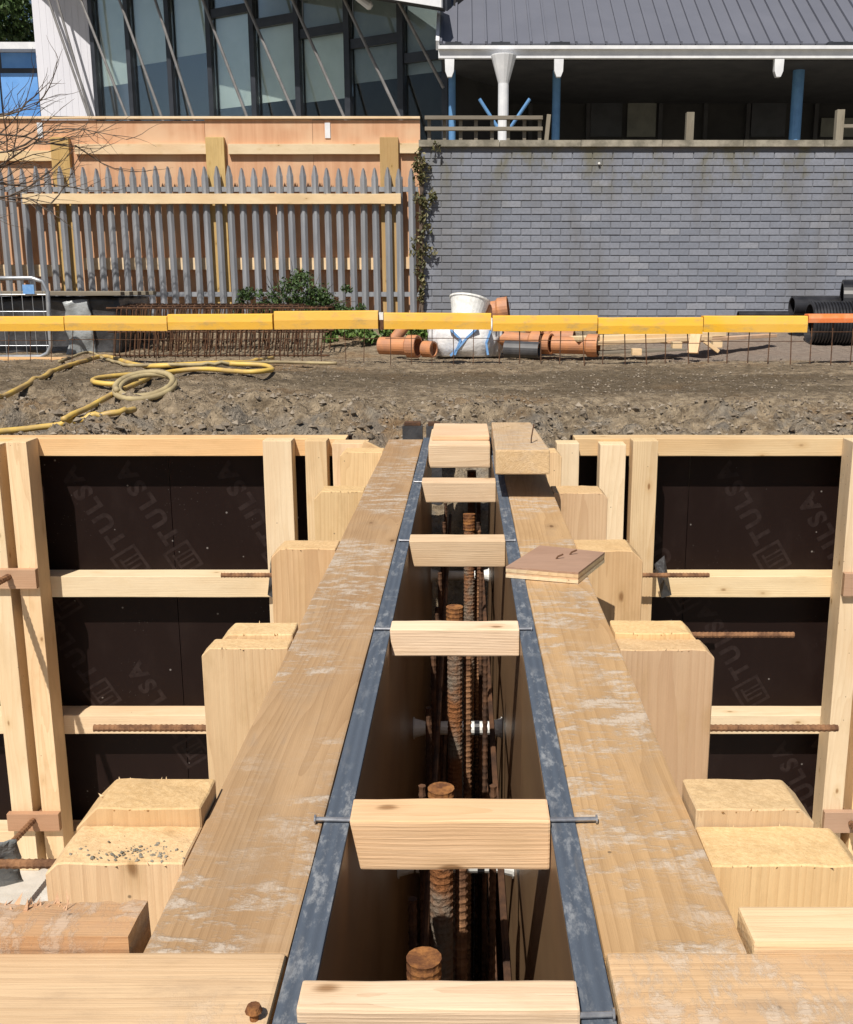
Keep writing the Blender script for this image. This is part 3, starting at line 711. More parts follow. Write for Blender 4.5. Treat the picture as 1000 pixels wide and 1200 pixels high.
def cross_shutter(side):
    s = -1 if side == 'L' else 1
    lab = ('cross wall shutter of dark printed plywood with paired soldiers and protruding tie rods' if s < 0 else
           'cross wall shutter of dark printed plywood beside the plank carrying the tilted block')
    t = thing('panel_shutter', (s*1.6, YR, ZB), lab, 'shutter', 'dark panel shutters across the excavation')
    # plywood sheets
    joints = [-3.1, -2.05, -1.287, -0.485] if s < 0 else [0.46, 0.985, 2.2, 3.1]
    sheets = []
    for i, (a, b) in enumerate(zip(joints, joints[1:])):
        mb = MB(); mb.box((a+0.0015, YP, ZB), (b-0.0015, YP+0.02, -0.004))
        sheets.append(mb.build('plywood_sheet', M['film'], t))
    if s < 0:
        prints(sheets[1], [(153, 660), (120, 815), (75, 705), (60, 945)], 0, 0)
        prints(sheets[2], [(215, 655), (330, 655), (225, 880)], 0, 0)
    else:
        prints(sheets[1], [(905, 655), (880, 812), (1000, 690), (1010, 960), (965, 970)], 0, 0)
        prints(sheets[0], [(800, 700)], 0, 0)
    xa, xb = (-3.1, -0.50) if s < 0 else (0.47, 3.1)
    # top rail and rails
    ends = ((-3.1, -1.80), (-1.80, xb)) if s < 0 else ((xa, 1.62), (1.62, 3.1))
    zr = [(0.0, -0.075), (-0.605, -0.70), (-1.255, -1.345), (-1.83, ZB)]
    bx('top_rail', M['pine'], t, (xa, YR, zr[0][1]), (xb, YP-0.001, zr[0][0]), bev=0.003, wob=0.0012, seed=31+s)
    cuts = [-3.1, -1.86, -0.62] if s < 0 else [0.60, 1.66, 3.1]
    for k, (zt, zb) in enumerate(zr[1:]):
        for a, b in zip(cuts, cuts[1:]):
            bx('rail', M['pine_pale'], t, (a+0.004, YR + 0.002*k, zb), (b-0.004, YP-0.001, zt), bev=0.003, wob=0.0012, seed=40+k)
    # soldiers over the rails
    sd = [(-2.02, -1.925), (-1.885, -1.80), (-0.835, -0.715), (-0.66, -0.57)] if s < 0 else [(0.565, 0.672), (0.70, 0.805), (1.60, 1.69), (1.73, 1.82)]
    for k, (a, b) in enumerate(sd):
        dy = 0.0
        if (s < 0 and k >= 2) or (s > 0 and k < 2): dy = 0.03
        bx('soldier', M['pine_pale' if k % 2 == 0 else 'pine'], t, (a, YS+dy, ZB), (b, YR-0.001, 0.004 if k else -0.012), grain=2, bev=0.003, wob=0.001, seed=50+k)
    # timber washers and tie rods standing out of the paired soldiers
    if s < 0:
        for zz, ln in ((-0.575, 0.55), (-1.70, 0.55)):
            p = bx('washer_plate', M['brownpad'], t, (-2.03, YS-0.03, zz-0.042), (-1.80, YS-0.001, zz+0.042), bev=0.002)
            mb = MB(); ribbed_bar(mb, (-1.905, YS+0.1, zz+0.01), (-1.905-0.04, YS-ln, zz+0.02), 0.0135, 0.02); mb.build('tie_rod', M['rust'], t)
    else:
        for zz, ln in ((-0.60, 0.35), (-1.70, 0.35)):
            bx('washer_plate', M['brownpad'], t, (1.60, YS-0.03, zz-0.05), (1.83, YS-0.001, zz+0.05), bev=0.002)
            mb = MB(); ribbed_bar(mb, (1.715, YS+0.1, zz), (1.73, YS-ln, zz), 0.0135, 0.02); mb.build('tie_rod', M['rust'], t)
    # corner packers between the long and the cross shutter
    if s < 0:
        bx('corner_packer', M['pine'], t, (-0.545, YR-0.10, -0.30), (-0.40, YR-0.002, -0.004), grain=2, bev=0.004, wob=0.002, seed=61)
        timber('corner_brace', M['pine'], t, (-0.37, YR-0.115, -0.01), (-0.47, YR-0.115, -0.21), 0.09, 0.025, (0,-1,0))
    else:
        bx('corner_packer', M['pine_pale'], t, (0.385, YR-0.09, -0.30), (0.478, YR-0.002, -0.006), grain=2, bev=0.004, wob=0.002, seed=62)
    # folded scraps of grey membrane caught at the rail ends
    x = -0.80 if s < 0 else 0.825; m_ = 1 if s > 0 else -0.6
    mb = MB(); zz = -0.54
    mb.add([(x-0.02,YS+0.01,zz+0.02),(x+0.02*m_,YS+0.005,zz+0.06),(x+0.055*m_,YS-0.01,zz-0.11),(x+0.01*m_,YS-0.02,zz-0.12),(x+0.015,YS-0.04,zz-0.04)], [(0,1,4),(1,2,4),(2,3,4),(3,0,4)])
    mb.build('membrane_scrap', M['tarp'], t)
cross_shutter('L'); cross_shutter('R')

# ------------------------------------------------------------------ inside the trench: tie rods, sleeves, reinforcement
for k, Y in enumerate((1.22, 1.93, 2.60, 3.36, 4.10)):
    labs = ('ribbed tie rod through the shutters in line with the knotty two-nailed spacer', 'ribbed tie rod through the shutters, ends lying above the pale excavation floor',
            'ribbed tie rod in front of the lower rails, through the white sleeve', 'ribbed tie rod standing out beyond the double soldiers above mid height', 'ribbed tie rod close to the upper rails of the dark panel shutters')
    t = thing('tie_rod', (0, Y, -0.56), labs[k], 'tie rod', 'tie rods through the long shutters')
    mb = MB(); ribbed_bar(mb, (-0.70 if k == 3 else -1.01, Y, -0.545), (1.14 if k == 3 else 1.02, Y, -0.545), 0.0100, 0.014, 0.10); mb.build('rod', M['rust'], t)
    mb = MB(); mb.tube([(-0.10, Y, -0.545), (0.071, Y, -0.545)], 0.0185, 14); mb.build('sleeve', M['white_plastic'], t, smooth=False)
    for s, xw in ((-1, -0.139), (1, 0.1045)):
        mb = MB(); mb.tube([(xw - s*0.001, Y, -0.545), (xw - s*0.004, Y, -0.545), (xw - s*0.004, Y, -0.545), (xw - s*0.034, Y, -0.545)], [0.030, 0.030, 0.026, 0.018], 16); mb.build('cone', M['white_plastic'], t)
    mb = MB(); mb.tube([(0.028, Y, -0.545), (0.042, Y, -0.545)], 0.0205, 14); mb.build('collar', M['blackpipe'], t)
    for s, xw in ((-1, -0.318), (1, 0.281)):
        mb = MB(); mb.box((xw - (0.004 if s < 0 else 0) + s*0.165, Y-0.05, -0.595), (xw + (0.004 if s > 0 else 0) + s*0.165, Y+0.05, -0.495)); mb.build('washer_plate', M['rust_dark'], t)

cage = thing('rebar_cage', (-0.01, 2.4, -1.955), 'rusty reinforcement cage standing inside the trench between the shutters', 'rebar cage')
mains = [(495, 1124), (515, 925), (531, 712), (548, 603), (551, 552)]
ysm = []
for (px, py) in mains:
    p = PZ(px+2, py, -0.10 if py > 600 else -0.14); ysm.append(p)
    mb = MB(); ribbed_bar(mb, (p.x, p.y, -1.93), (p.x, p.y, p.z), 0.0175, 0.012, 0.045, 12); b = mb.build('main_bar', M['rust_crust'], cage)
    mb = MB(); ribbed_bar(mb, (p.x, p.y, p.z-0.05), (p.x, p.y, p.z+0.002), 0.0195, 0.010, 0.035, 14); mb.build('coupler', M['rust_orange'], b)
    # second, thinner bar beside it
    mb = MB(); ribbed_bar(mb, (p.x+0.030, p.y+0.03, -1.93), (p.x+0.030, p.y+0.03, p.z-0.06), 0.0095, 0.014, 0.13, 8); mb.build('vertical_bar', M['rust'], cage)
yy = 0.95
while yy < 4.2:
    for x in (-0.072, 0.050):
        if x > 0 and min(abs(yy-q) for q in (1.22,1.93,2.60,3.36,4.10)) < 0.2: continue
        mb = MB(); ribbed_bar(mb, (x, yy, -1.93), (x, yy, -0.20), 0.006, 0.018, 0.15, 6); mb.build('vertical_bar', M['rust_dark'], cage)
    yy += 0.33
for zz in (-0.32, -0.72, -1.1, -1.5, -1.8):
    for x in (-0.058, 0.062):
        mb = MB(); mb.tube([(x, 0.7, zz), (x, 4.24, zz)], 0.006, 6); mb.build('horizontal_bar', M['rust_dark'], cage)
# end of the trench: soil behind the open end, and old post stubs
for (px, py, w_, h_) in ((484, 497, 0.09, 0.06), (509, 496, 0.07, 0.055)):
    p = P(px, py+15, 4.62)
    t = thing('post_stub', (p.x, p.y, p.z-0.1), 'wide dark grey stub in soil behind the bare dirty plank end' if w_ > 0.08 else 'narrow dark grey stub in soil behind the stepped block', 'stub', 'dark stubs at the bank')
    mb = MB(); mb.box((-w_/2, -0.04, -0.35), (w_/2, 0.04, h_-0.005)); mb.build('block', M['tarp'], t, Matrix.Translation(p))
    mb = MB(); mb.box((-w_/2+0.008, -0.032, h_-0.004), (w_/2-0.008, 0.032, h_+0.008)); mb.build('cap', M['rust_dark'], t, Matrix.Translation(p))

# crumpled plastic film at the left, lying over the tie rod end
def crumple(name, pts, mat, label, cat, amp=0.02, n=10):
    a, b, c, d = [Vector(p) for p in pts]; V = []; Fc = []
    for j in range(n+1):
        for i in range(n+1):
            u, v = i/n, j/n
            p = a*(1-u)*(1-v) + b*u*(1-v) + c*u*v + d*(1-u)*v
            V.append(p + noise.noise_vector(p*14)*amp + noise.noise_vector(p*37)*amp*0.4)
    for j in range(n):
        for i in range(n): Fc.append((j*(n+1)+i, j*(n+1)+i+1, (j+1)*(n+1)+i+1, (j+1)*(n+1)+i))
    me = pyd(name, V, Fc, True); o = link(name, me, M[mat])
    md = o.modifiers.new('thick', 'SOLIDIFY'); md.thickness = 0.002
    return tag(o, label, cat)
crumple('plastic_film', (PZ(-75, 1050, -0.66), PZ(30, 1033, -0.62), PZ(20, 985, -0.50), PZ(-60, 992, -0.46)), 'wrap', 'crumpled grey plastic film hanging on the tie rod end', 'plastic', 0.012)

# ------------------------------------------------------------------ barrier of yellow caps on starter bars
YB = 7.9
caps = [(-70,78,371,388),(78,198,370,387),(198,321,368,386),(322,444,365,386),(450,576,366,385),(577,700,370,388),(700,823,372,391),(823,945,370,389),(945,1075,368,378)]
for i, (a, b, t0, t1) in enumerate(caps):
    p, q = P(a, t0, YB), P(b, t0, YB); hh = P(a, t0, YB).z - P(a, t1, YB).z
    org = i == 8
    labs = ['yellow rebar cap rail in front of the mesh fence panel', 'yellow rebar cap rail by the wrapped stack', 'yellow rebar cap rail over the stirrup cages near the wrapped stack', 'yellow rebar cap rail in front of the bush and cages',
            'yellow rebar cap rail in front of the white bag', 'yellow rebar cap rail in front of the clay pipes', 'yellow rebar cap rail in front of the stacked boards', 'yellow rebar cap rail joined to the orange one', 'orange rebar cap rail in front of black corrugated pipe']
    t = thing('cap_rail', ((p.x+q.x)/2, YB, 0.05), labs[i], 'barrier', 'plastic cap rails on starter bars')
    # trough section: three skins of an upside-down channel
    z1 = p.z + 0.002*math.sin(i*2.7); dz = (q.z-p.z) + 0.004*math.sin(i*4.1+1) + (0.003 if i in (2,3,7) else 0)
    mb = MB(); prof = [(-0.055,-hh),(-0.060,-hh*0.5),(-0.052,-0.006),(-0.040,0.0),(0.040,0.0),(0.052,-0.006),(0.060,-hh*0.5),(0.055,-hh),(0.048,-hh),(0.050,-hh*0.5),(0.044,-0.012),(-0.044,-0.012),(-0.050,-hh*0.5),(-0.048,-hh)]
    n = len(prof); V = [(p.x+0.003, YB+y, z1+z) for y, z in prof] + [(q.x-0.003, YB+y, z1+dz+z) for y, z in prof]
    mb.add(V, [(k, (k+1) % n, n+(k+1) % n, n+k) for k in range(n)] + [tuple(range(n))[::-1], tuple(range(n, 2*n))])
    mb.build('cap', M['orange_plastic' if org else 'yellow'], t)
    # starter bars under it
    k = 0; x = p.x + 0.05
    while x < q.x - 0.02:
        mb = MB(); lean = 0.03*noise.noise(Vector((x*5, 1, 2))) - (0.03 if x > 1.9 else 0)
        zg = ground_z(x, YB-0.12)
        mb.tube([(x+lean, YB-0.10+0.05*noise.noise(Vector((x*9,0,0))), zg-0.05), (x, YB, z1-0.02)], 0.0042 if i > 4 else 0.003, 6); mb.build('starter_bar', M['rust_dark'], t)
        x += 0.158
    mb = MB(); mb.tube([(p.x+0.01, YB-0.02, z1-hh-0.07), (q.x-0.01, YB-0.02, z1-hh-0.07)], 0.0028, 6); mb.build('lacer_bar', M['rust_dark'], t)
for (x_, lab, m_) in ((447, 'small white clip between two yellow cap rails beside the bush', 'white_plastic'),):
    p = P(x_, 366, YB); t = thing('rail_clip', (p.x, YB, p.z-0.1), lab, 'clip')
    mb = MB(); mb.box((p.x-0.016, YB-0.03, p.z-0.055), (p.x+0.016, YB+0.03, p.z)); mb.build('clip', M[m_], t)
    mb = MB(); mb.box((p.x-0.018, YB-0.028, p.z-0.13), (p.x+0.018, YB+0.028, p.z-0.056)); mb.build('post', M['rust_dark'], t)

# ------------------------------------------------------------------ hoses on the soil
def hsm(x, y): return gz(y) + 0.03*smooth(-0.6, -1.6, x)*(1 - smooth(7.3, 8.0, y))*smooth(5.2, 6.2, y)
def hose(name, pix, r, mat, label, lift=0.0):
    pts = []
    base = []
    for (x, y) in pix:
        # drop the measured point onto the ground profile
        lo, hi = 4.5, 11.0
        for _ in range(30):
            m = (lo+hi)/2; q = P(x, y, m)
            if q.z > hsm(q.x, m): lo = m
            else: hi = m
        q = P(x, y, lo); base.append(q)
    n = len(base)
    for i in range(n-1):
        p0, p1, p2, p3 = base[max(i-1,0)], base[i], base[i+1], base[min(i+2,n-1)]
        for k in range(8):
            u = k/8; q = 0.5*((2*p1) + (p2-p0)*u + (2*p0-5*p1+4*p2-p3)*u*u + (3*p1-p0-3*p2+p3)*u**3)
            pts.append(q)
    pts.append(base[-1])
    for q in pts: q.z = max(ground_z(q.x, q.y), ground_z(q.x, q.y-0.03)) + r*0.8 + lift
    N = len(pts); zs = [sum(pts[max(0,min(N-1,i+k))].z for k in range(-9,10))/19 for i in range(N)]
    for q, z in zip(pts, zs): q.z = max(z + 0.010, q.z - 0.006)
    mb = MB(); mb.tube(pts, r, 8); return tag(mb.build(name, M[mat], smooth=True), label, 'hose', 'hoses on the soil bank')
hose('yellow_hose', [(-20,484),(20,464),(60,441),(95,426),(125,424),(170,432),(230,432),(290,428),(320,424)], 0.0175, 'hose', 'yellow hose running up the bank in a long arc from the mesh fence side')
hose('yellow_hose', [(70,428),(105,421),(140,429),(200,434),(260,433),(330,429),(395,431)], 0.012, 'hose_dirty', 'thin muddy hose lying flat behind the loops', 0.01)
hose('yellow_hose', [(-20,507),(40,499),(100,492),(140,488),(158,481)], 0.0165, 'hose', 'yellow hose along the bank edge ending under the coil', 0.006)
hose('yellow_hose', [(75,498),(108,481),(145,463),(190,443),(240,439),(290,445),(318,443),(312,437),(270,436)], 0.0165, 'hose', 'yellow hose crossing the coil and bending back at its far end', 0.014)
hose('yellow_hose', [(205,440),(160,444),(115,450),(113,456),(140,457),(170,450)], 0.016, 'hose', 'short yellow hose bight folded beside the coil', 0.008)
cc_ = P(172, 463, 5.95); cz = ground_z(cc_.x, 6.35)
pts = []
for k in range(60):
    a = 2*math.pi*k/26 + 2.2; rr_ = 0.15 + 0.012*math.sin(a*0.43)
    x_, y_ = cc_.x + rr_*1.05*math.cos(a), 5.95 + rr_*1.25*math.sin(a)
    pts.append((x_, y_, cz + 0.045 + 0.03*(k/60) + 0.05*math.sin(a)))
mb = MB(); mb.tube(pts, 0.0175, 8); tag(mb.build('hose_coil', M['hose_dirty'], smooth=True), 'muddy hose coiled in a ring on the soil', 'hose', 'hoses on the soil bank')

# ------------------------------------------------------------------ brick retaining wall
YW = 12.0; ZW0, ZW1 = 0.12, 2.12
wx0, wx1 = P(495, 300, YW).x, 7.2
wall = thing('brick_wall', ((wx0+wx1)/2, YW, ZW0), 'long grey-blue brick retaining wall with stained concrete coping', 'wall')
mb = MB(); mb.box((wx0, YW+0.008, ZW0-0.2), (wx1, YW+0.90, ZW1)); mb.build('mortar_core', M['mortar'], wall)
def brick_mesh(L):
    bm = bmesh.new(); bmesh.ops.create_cube(bm, size=1)
    for v in bm.verts: v.co = Vector((v.co.x*L, v.co.y*0.05, v.co.z*0.0655))
    f = [f for f in bm.faces if f.normal.y < -0.5][0]
    bmesh.ops.bevel(bm, geom=list(f.edges), offset=0.003, segments=1, affect='EDGES')
    me = bpy.data.meshes.new('brick'); bm.to_mesh(me); bm.free(); me.materials.append(M['brick']); return me
BM = {L: brick_mesh(L) for L in (0.215, 0.1025)}
bricks = []; rb = random.Random(11)
rows = int((ZW1-ZW0)/0.075)
for r_ in range(rows):
    x = wx0 + 0.001 + (0 if r_ % 2 == 0 else -0.1125); z = ZW0 + 0.0375 + r_*0.075
    head = False
    while x < wx1 - 0.2:
        L = 0.1025 if head else 0.215
        xx = x
        if xx < wx0:
            L = 0.1025; xx = wx0 + 0.001; nxt = x + 0.225
        else: nxt = x + L + 0.01
        bricks.append((L, xx + L/2, YW + 0.025 - rb.random()*0.003, z + rb.uniform(-.0015,.0015)))
        x = nxt
def inview(b):
    d = Vector((b[1], b[2], b[3]-CAMH)); zc = d.y*cT - d.z*sT; px = CXP + F_*d.x/zc; py = 600 + F_*(-d.z*cT - d.y*sT)/zc
    return px < 1000 and py < 366
vis = sorted([b for b in bricks if inview(b)], key=lambda b: -b[0]*1000 + Vector((b[1], b[2], b[3]-CAMH)).length)
part = set(vis[:300])
mb = MB()
for b in bricks:
    Mx = Matrix.Translation(b[1:])
    if b in part: link('brick', BM[b[0]], None, wall, Mx)
    else:
        me = BM[b[0]]; mb.add([Mx @ v.co for v in me.vertices], [tuple(p.vertices) for p in me.polygons])
tag(mb.build('brickwork', M['brick'], wall), kind='stuff')
x = wx0 - 0.03; k = 0
while x < wx1:
    mb = MB(); mb.box((x+0.003, YW-0.045, ZW1), (min(x+0.9, wx1+0.05)-0.003, YW+0.32, ZW1+0.068 + 0.004*noise.noise(Vector((x*3,0,0)))))
    mb.build('coping_stone', M['concrete'], wall); x += 0.9
# a small white vent stub on the wall
t = thing('wall_fixing', P(702, 192, YW), 'tiny white fixing on the grey brick wall', 'fixing'); mb = MB()
p = P(702, 192, YW); mb.tube([p + Vector((0,0.01,0)), p + Vector((0,-0.03,0)), p + Vector((0,-0.034,0))], [0.014,0.014,0.009], 8); mb.build('cap', M['white_plastic'], t)

# ------------------------------------------------------------------ hoarding behind the palisade
YH = 12.262
hx0 = P(-80, 200, YH).x; hx1 = P(493, 200, YH).x
hd = thing('hoarding', ((hx0+hx1)/2, YH, 0.2), 'orange plywood site hoarding with timber posts and rails', 'hoarding')
ztop = P(300, 140, YH).z
x = hx1; k = 0
while x > hx0:
    mb = MB(); Mx = Matrix.Translation((x-0.61, YH+0.009, (0.15+ztop)/2)); hz = (ztop-0.15)/2
    mb.box((-0.608, -0.009, -hz), (0.608, 0.009, hz + 0.008*math.sin(k*2.1)-0.008)); mb.build('plywood_sheet', M['hoard'], hd, Mx); x -= 1.22; k += 1
bx('capping', M['pine_pale'], hd, (hx0, YH-0.035, ztop+0.004), (hx1, YH+0.04, ztop+0.030))
YPo = YH - 0.001
for px in (75, 255, 457):
    c = P(px, 250, YH-0.1).x; zt = P(px, 160, YH-0.1).z
    bx('post', M['treated'], hd, (c-0.105, YH-0.068, 0.1), (c+0.105, YH-0.001, zt), grain=2, bev=0.006, wob=0.003, seed=int(px))
edges = [hx0, P(65, 170, YH-0.1).x, P(85, 170, YH-0.1).x, P(245, 170, YH-0.1).x, P(266, 170, YH-0.1).x, P(447, 170, YH-0.1).x, P(468, 170, YH-0.1).x, hx1-0.01]
for j in range(0, 8, 2):
    for y0p, y1p in ((168, 180), (302, 316)):
        off = 8 if j == 0 else (-1 if j == 6 else 0)
        za = P(200, y0p+off, YH-0.1).z; zb = P(200, y1p+off, YH-0.1).z
        bx('rail', M['pine_pale'], hd, (edges[j]+0.003, YH-0.055, zb), (edges[j+1]-0.003, YH-0.001, za), bev=0.003, wob=0.002, seed=j)
for px in (47, 384):
    p = P(px, 152, YH-0.01); mb = MB(); mb.box((p.x-0.03, YH-0.012, p.z-0.09), (p.x+0.03, YH-0.002, p.z+0.075)); mb.build('paper_notice', M['white_paint'], hd)

# ------------------------------------------------------------------ palisade fence
YF_ = 12.15
zt = P(300, 196, YF_).z; zb = 0.24
pf = thing('palisade_fence', (P(240, 300, YF_).x, YF_, zb), 'galvanised steel palisade fence with pointed pales in front of the hoarding', 'fence')
def pale_mesh():
    H = zt - zb; w2 = 0.039; d2 = 0.014; mb = MB()
    prof = [(-w2, d2), (-w2*0.55, -d2*0.3), (-w2*0.3, -d2), (w2*0.3, -d2), (w2*0.55, -d2*0.3), (w2, d2)]
    th = 0.003; V = []; 
    pr = prof + [(x, y+th) for x, y in reversed(prof)]; n = len(pr)
    lev = [0, H-0.115, H-0.075, H-0.025, H]
    sc_ = [1, 1, 0.74, 0.50, 0.22]
    for z, s_ in zip(lev, sc_): V += [(x*s_, y, z) for x, y in pr]
    Fc = [(j*n+k, j*n+(k+1) % n, (j+1)*n+(k+1) % n, (j+1)*n+k) for j in range(len(lev)-1) for k in range(n)]
    Fc += [tuple(range(n))[::-1], tuple((len(lev)-1)*n+k for k in range(n))]
    mb.add(V, Fc); me = mb.mesh('pale'); me.materials.append(M['pale']); return me
PM = pale_mesh()
x = P(-20, 300, YF_).x; xe = P(486, 300, YF_).x; rp = random.Random(4); step = (P(114, 300, YF_) - P(100, 300, YF_)).x
while x <= xe + 0.01:
    o = link('pale', PM, None, pf, Matrix.Translation((x + rp.uniform(-.006,.006), YF_ - 0.026, zb + rp.uniform(-.02,.02))) @ Matrix.Rotation(rp.uniform(-.006,.006), 4, 'Y')); x += step
for py in (222, 345):
    z = P(300, py, YF_).z
    mb = MB(); mb.box((hx0, YF_, z-0.025), (xe+0.05, YF_+0.03, z-0.018)); mb.box((hx0, YF_, z-0.018), (xe+0.05, YF_+0.006, z+0.028)); mb.build('rail', M['pale'], pf)
for px in (34, 232, 470):
    c = P(px, 300, YF_).x; mb = MB(); mb.box((c-0.03, YF_+0.031, 0.1), (c+0.03, YF_+0.040, zt-0.1)); mb.build('post', M['pale'], pf)
# timber batten fixed across the pales
za, zb_ = P(250, 227, YF_-0.07).z, P(250, 239, YF_-0.07).z
b = bx('fence_batten', M['pine_pale'], None, (P(27, 230, YF_-0.07).x, YF_-0.095, zb_), (P(470, 230, YF_-0.07).x, YF_-0.042, za), bev=0.003, wob=0.004, seed=77)
tag(b, 'long pale timber batten fixed across the steel palisade pales', 'timber')

# ------------------------------------------------------------------ glazed building, left
gA = P(115, 100, 29.0); gB = P(514, 100, 23.4)
A = Vector((gA.x, gA.y, 0)); B = Vector((gB.x, gB.y, 0)); U = (B-A).normalized(); Nn = Vector((U.y, -U.x, 0))   # outward normal
if Nn.y > 0: Nn = -Nn
gl = thing('glazed_building', (A+B)/2 + Vector((0,0,1.9)), 'modern building with tall dark glazing, roller blinds and slanting steel rods', 'building')
def fpt(s_, n_, z): q = A + U*s_ + Nn*n_; return Vector((q.x, q.y, z))
Ltot = (B-A).length; nb = 8
def facade_s(px):
    d = ray(px, 100); # intersect with the facade plane
    k = (A.dot(Nn))/(d.x*Nn.x + d.y*Nn.y); q = Vector((d.x*k, d.y*k, 0)); return (q-A).dot(U)
def facade_z(px, py):
    d = ray(px, py); k = (A.dot(Nn))/(d.x*Nn.x + d.y*Nn.y); return CAMH + d.z*k
mpx = [115, 156, 203, 250, 300, 352, 410, 472, 524]
ms = [facade_s(p) for p in mpx]
def fbox(name, mat, s0, s1, n0, n1, z0, z1, parent=gl, z0b=None, z1b=None):
    z0b = z0 if z0b is None else z0b; z1b = z1 if z1b is None else z1b
    V = [fpt(s0,n1,z0), fpt(s1,n1,z0b), fpt(s1,n0,z0b), fpt(s0,n0,z0), fpt(s0,n1,z1), fpt(s1,n1,z1b), fpt(s1,n0,z1b), fpt(s0,n0,z1)]
    mb = MB(); mb.add(V, [(0,3,2,1),(4,5,6,7),(0,1,5,4),(1,2,6,5),(2,3,7,6),(3,0,4,7)]); return mb.build(name, M[mat], parent)
ZT = 9.6
for s_ in ms: fbox('mullion', 'dark_frame', s_-0.075, s_+0.075, -0.06, 0.10, 1.9, ZT)
tr_y = [None, None, 1, 12, 6, 20, 35, 48, 66]      # transom heights measured at each bay
bb_y = [98, 72, 62, 124, 117, 116, 93, 84]         # blind bottoms
for i in range(nb):
    s0, s1 = ms[i]+0.08, ms[i+1]-0.08; pm = (mpx[i]+mpx[i+1])/2
    z_t = facade_z(pm, [-30,-22,-12,12,24,36,48,66][i])
    fbox('transom', 'dark_frame', s0, s1, -0.05, 0.06, z_t-0.10, z_t+0.10)
    fbox('transom', 'dark_frame', s0, s1, -0.05, 0.06, 2.6, 2.75)
    zbld = facade_z(pm, bb_y[i])
    pn = fbox('glass_pane', 'glass', s0, s1, -0.012, 0.0, 2.75, z_t-0.10)
    fbox('glass_pane', 'glass', s0, s1, -0.012, 0.0, z_t+0.10, ZT-0.1)
    fbox('roller_blind', 'blind' if i in (0, 3, 4, 5) else 'blind_shaded' if i > 5 else 'blind', s0-0.05, s1+0.05, -0.16, -0.15, zbld, z_t+0.05)
    fbox('upper_blind', 'blind_shaded', s0-0.05, s1+0.05, -0.16, -0.15, z_t+0.10, ZT-0.1)
fbox('back_wall', 'unlit_wall', -1, Ltot-1.2, -2.2, -2.0, 1.9, ZT)
fbox('end_wall', 'unlit_wall', Ltot+0.28, Ltot+0.34, -2.2, -0.17, 1.9, ZT-2.2)
fbox('sill', 'dark_frame', -0.2, Ltot+0.2, -0.12, 0.12, 1.9, 2.6)
# slanting rods in front of the glass
rods = [((57,0),(102,130)), ((67,0),(105,132)), ((95,0),(150,140)), ((140,0),(190,138)), ((182,0),(227,138)), ((240,6),(290,138)), ((295,18),(347,138)), ((354,25),(402,134)), ((411,15),(468,136)), ((474,15),(510,84))]
for (a, b) in rods:
    def on(px, py, n_):
        d = ray(px, py); k = ((A + Nn*n_).dot(Nn))/(d.x*Nn.x + d.y*Nn.y); return Vector((0,0,CAMH)) + d*k
    p, q = on(*a, 0.75), on(*b, 0.45); e = (q-p); p2 = p - e*0.75; q2 = q + e*0.28
    mb = MB(); mb.tube([p2, q2], 0.034, 8); mb.build('steel_rod', M['steel_grey'], gl)
# overhanging roof (its eave shades the upper glass)
def eave(px, py, n_):
    d = ray(px, py); k = ((A + Nn*n_).dot(Nn))/(d.x*Nn.x + d.y*Nn.y); return Vector((0,0,CAMH)) + d*k
e1 = eave(519, 8, 1.5); e0 = eave(450, -3, 1.5); dirE = (e1-e0); eL = e0 - dirE*9.0; eR = e1
bk = -Nn*4.6
V = [eL, eR, eR-Nn*1.2+Vector((-0.6,0.2,0.2)), eL+bk+Vector((0,0,0.6))]; V += [v + Vector((0,0,0.30)) for v in V]
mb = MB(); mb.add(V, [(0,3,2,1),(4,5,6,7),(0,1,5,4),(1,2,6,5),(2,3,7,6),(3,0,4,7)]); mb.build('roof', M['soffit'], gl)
V = [eL, eR, eR+Nn*0.05, eL+Nn*0.05]; V = [v + Vector((0,0,-0.02)) for v in V] + [v + Vector((0,0,0.34)) for v in V]
mb = MB(); mb.add(V, [(0,3,2,1),(4,5,6,7),(0,1,5,4),(1,2,6,5),(2,3,7,6),(3,0,4,7)]); mb.build('fascia', M['white_paint'], gl)
p = eave(428, 4, 1.0); mb = MB(); mb.tube([p+Vector((-0.16,0,0.12)), p+Vector((0.10,-0.05,-0.06)), p+Vector((0.14,-0.05,-0.09))], [0.07,0.09,0.05], 10); mb.build('floodlight', M['white_paint'], gl)
# white clad wing at the left
c0, c1 = P(46, 100, 29.05), P(113, 100, 29.05); n = 9
for k in range(n):
    xa = c0.x + (c1.x-c0.x)*k/n; xb = c0.x + (c1.x-c0.x)*(k+1)/n
    mb = MB(); mb.box((xa+0.002, 29.05, 1.9), (xb-0.002, 29.06, 10.5)); mb.build('cladding_panel', M['clad'], gl)
mb = MB(); mb.box((c0.x-0.02, 29.07, 1.9), (c1.x+0.02, 34, 10.5)); mb.build('side_wall', M['clad'], gl)

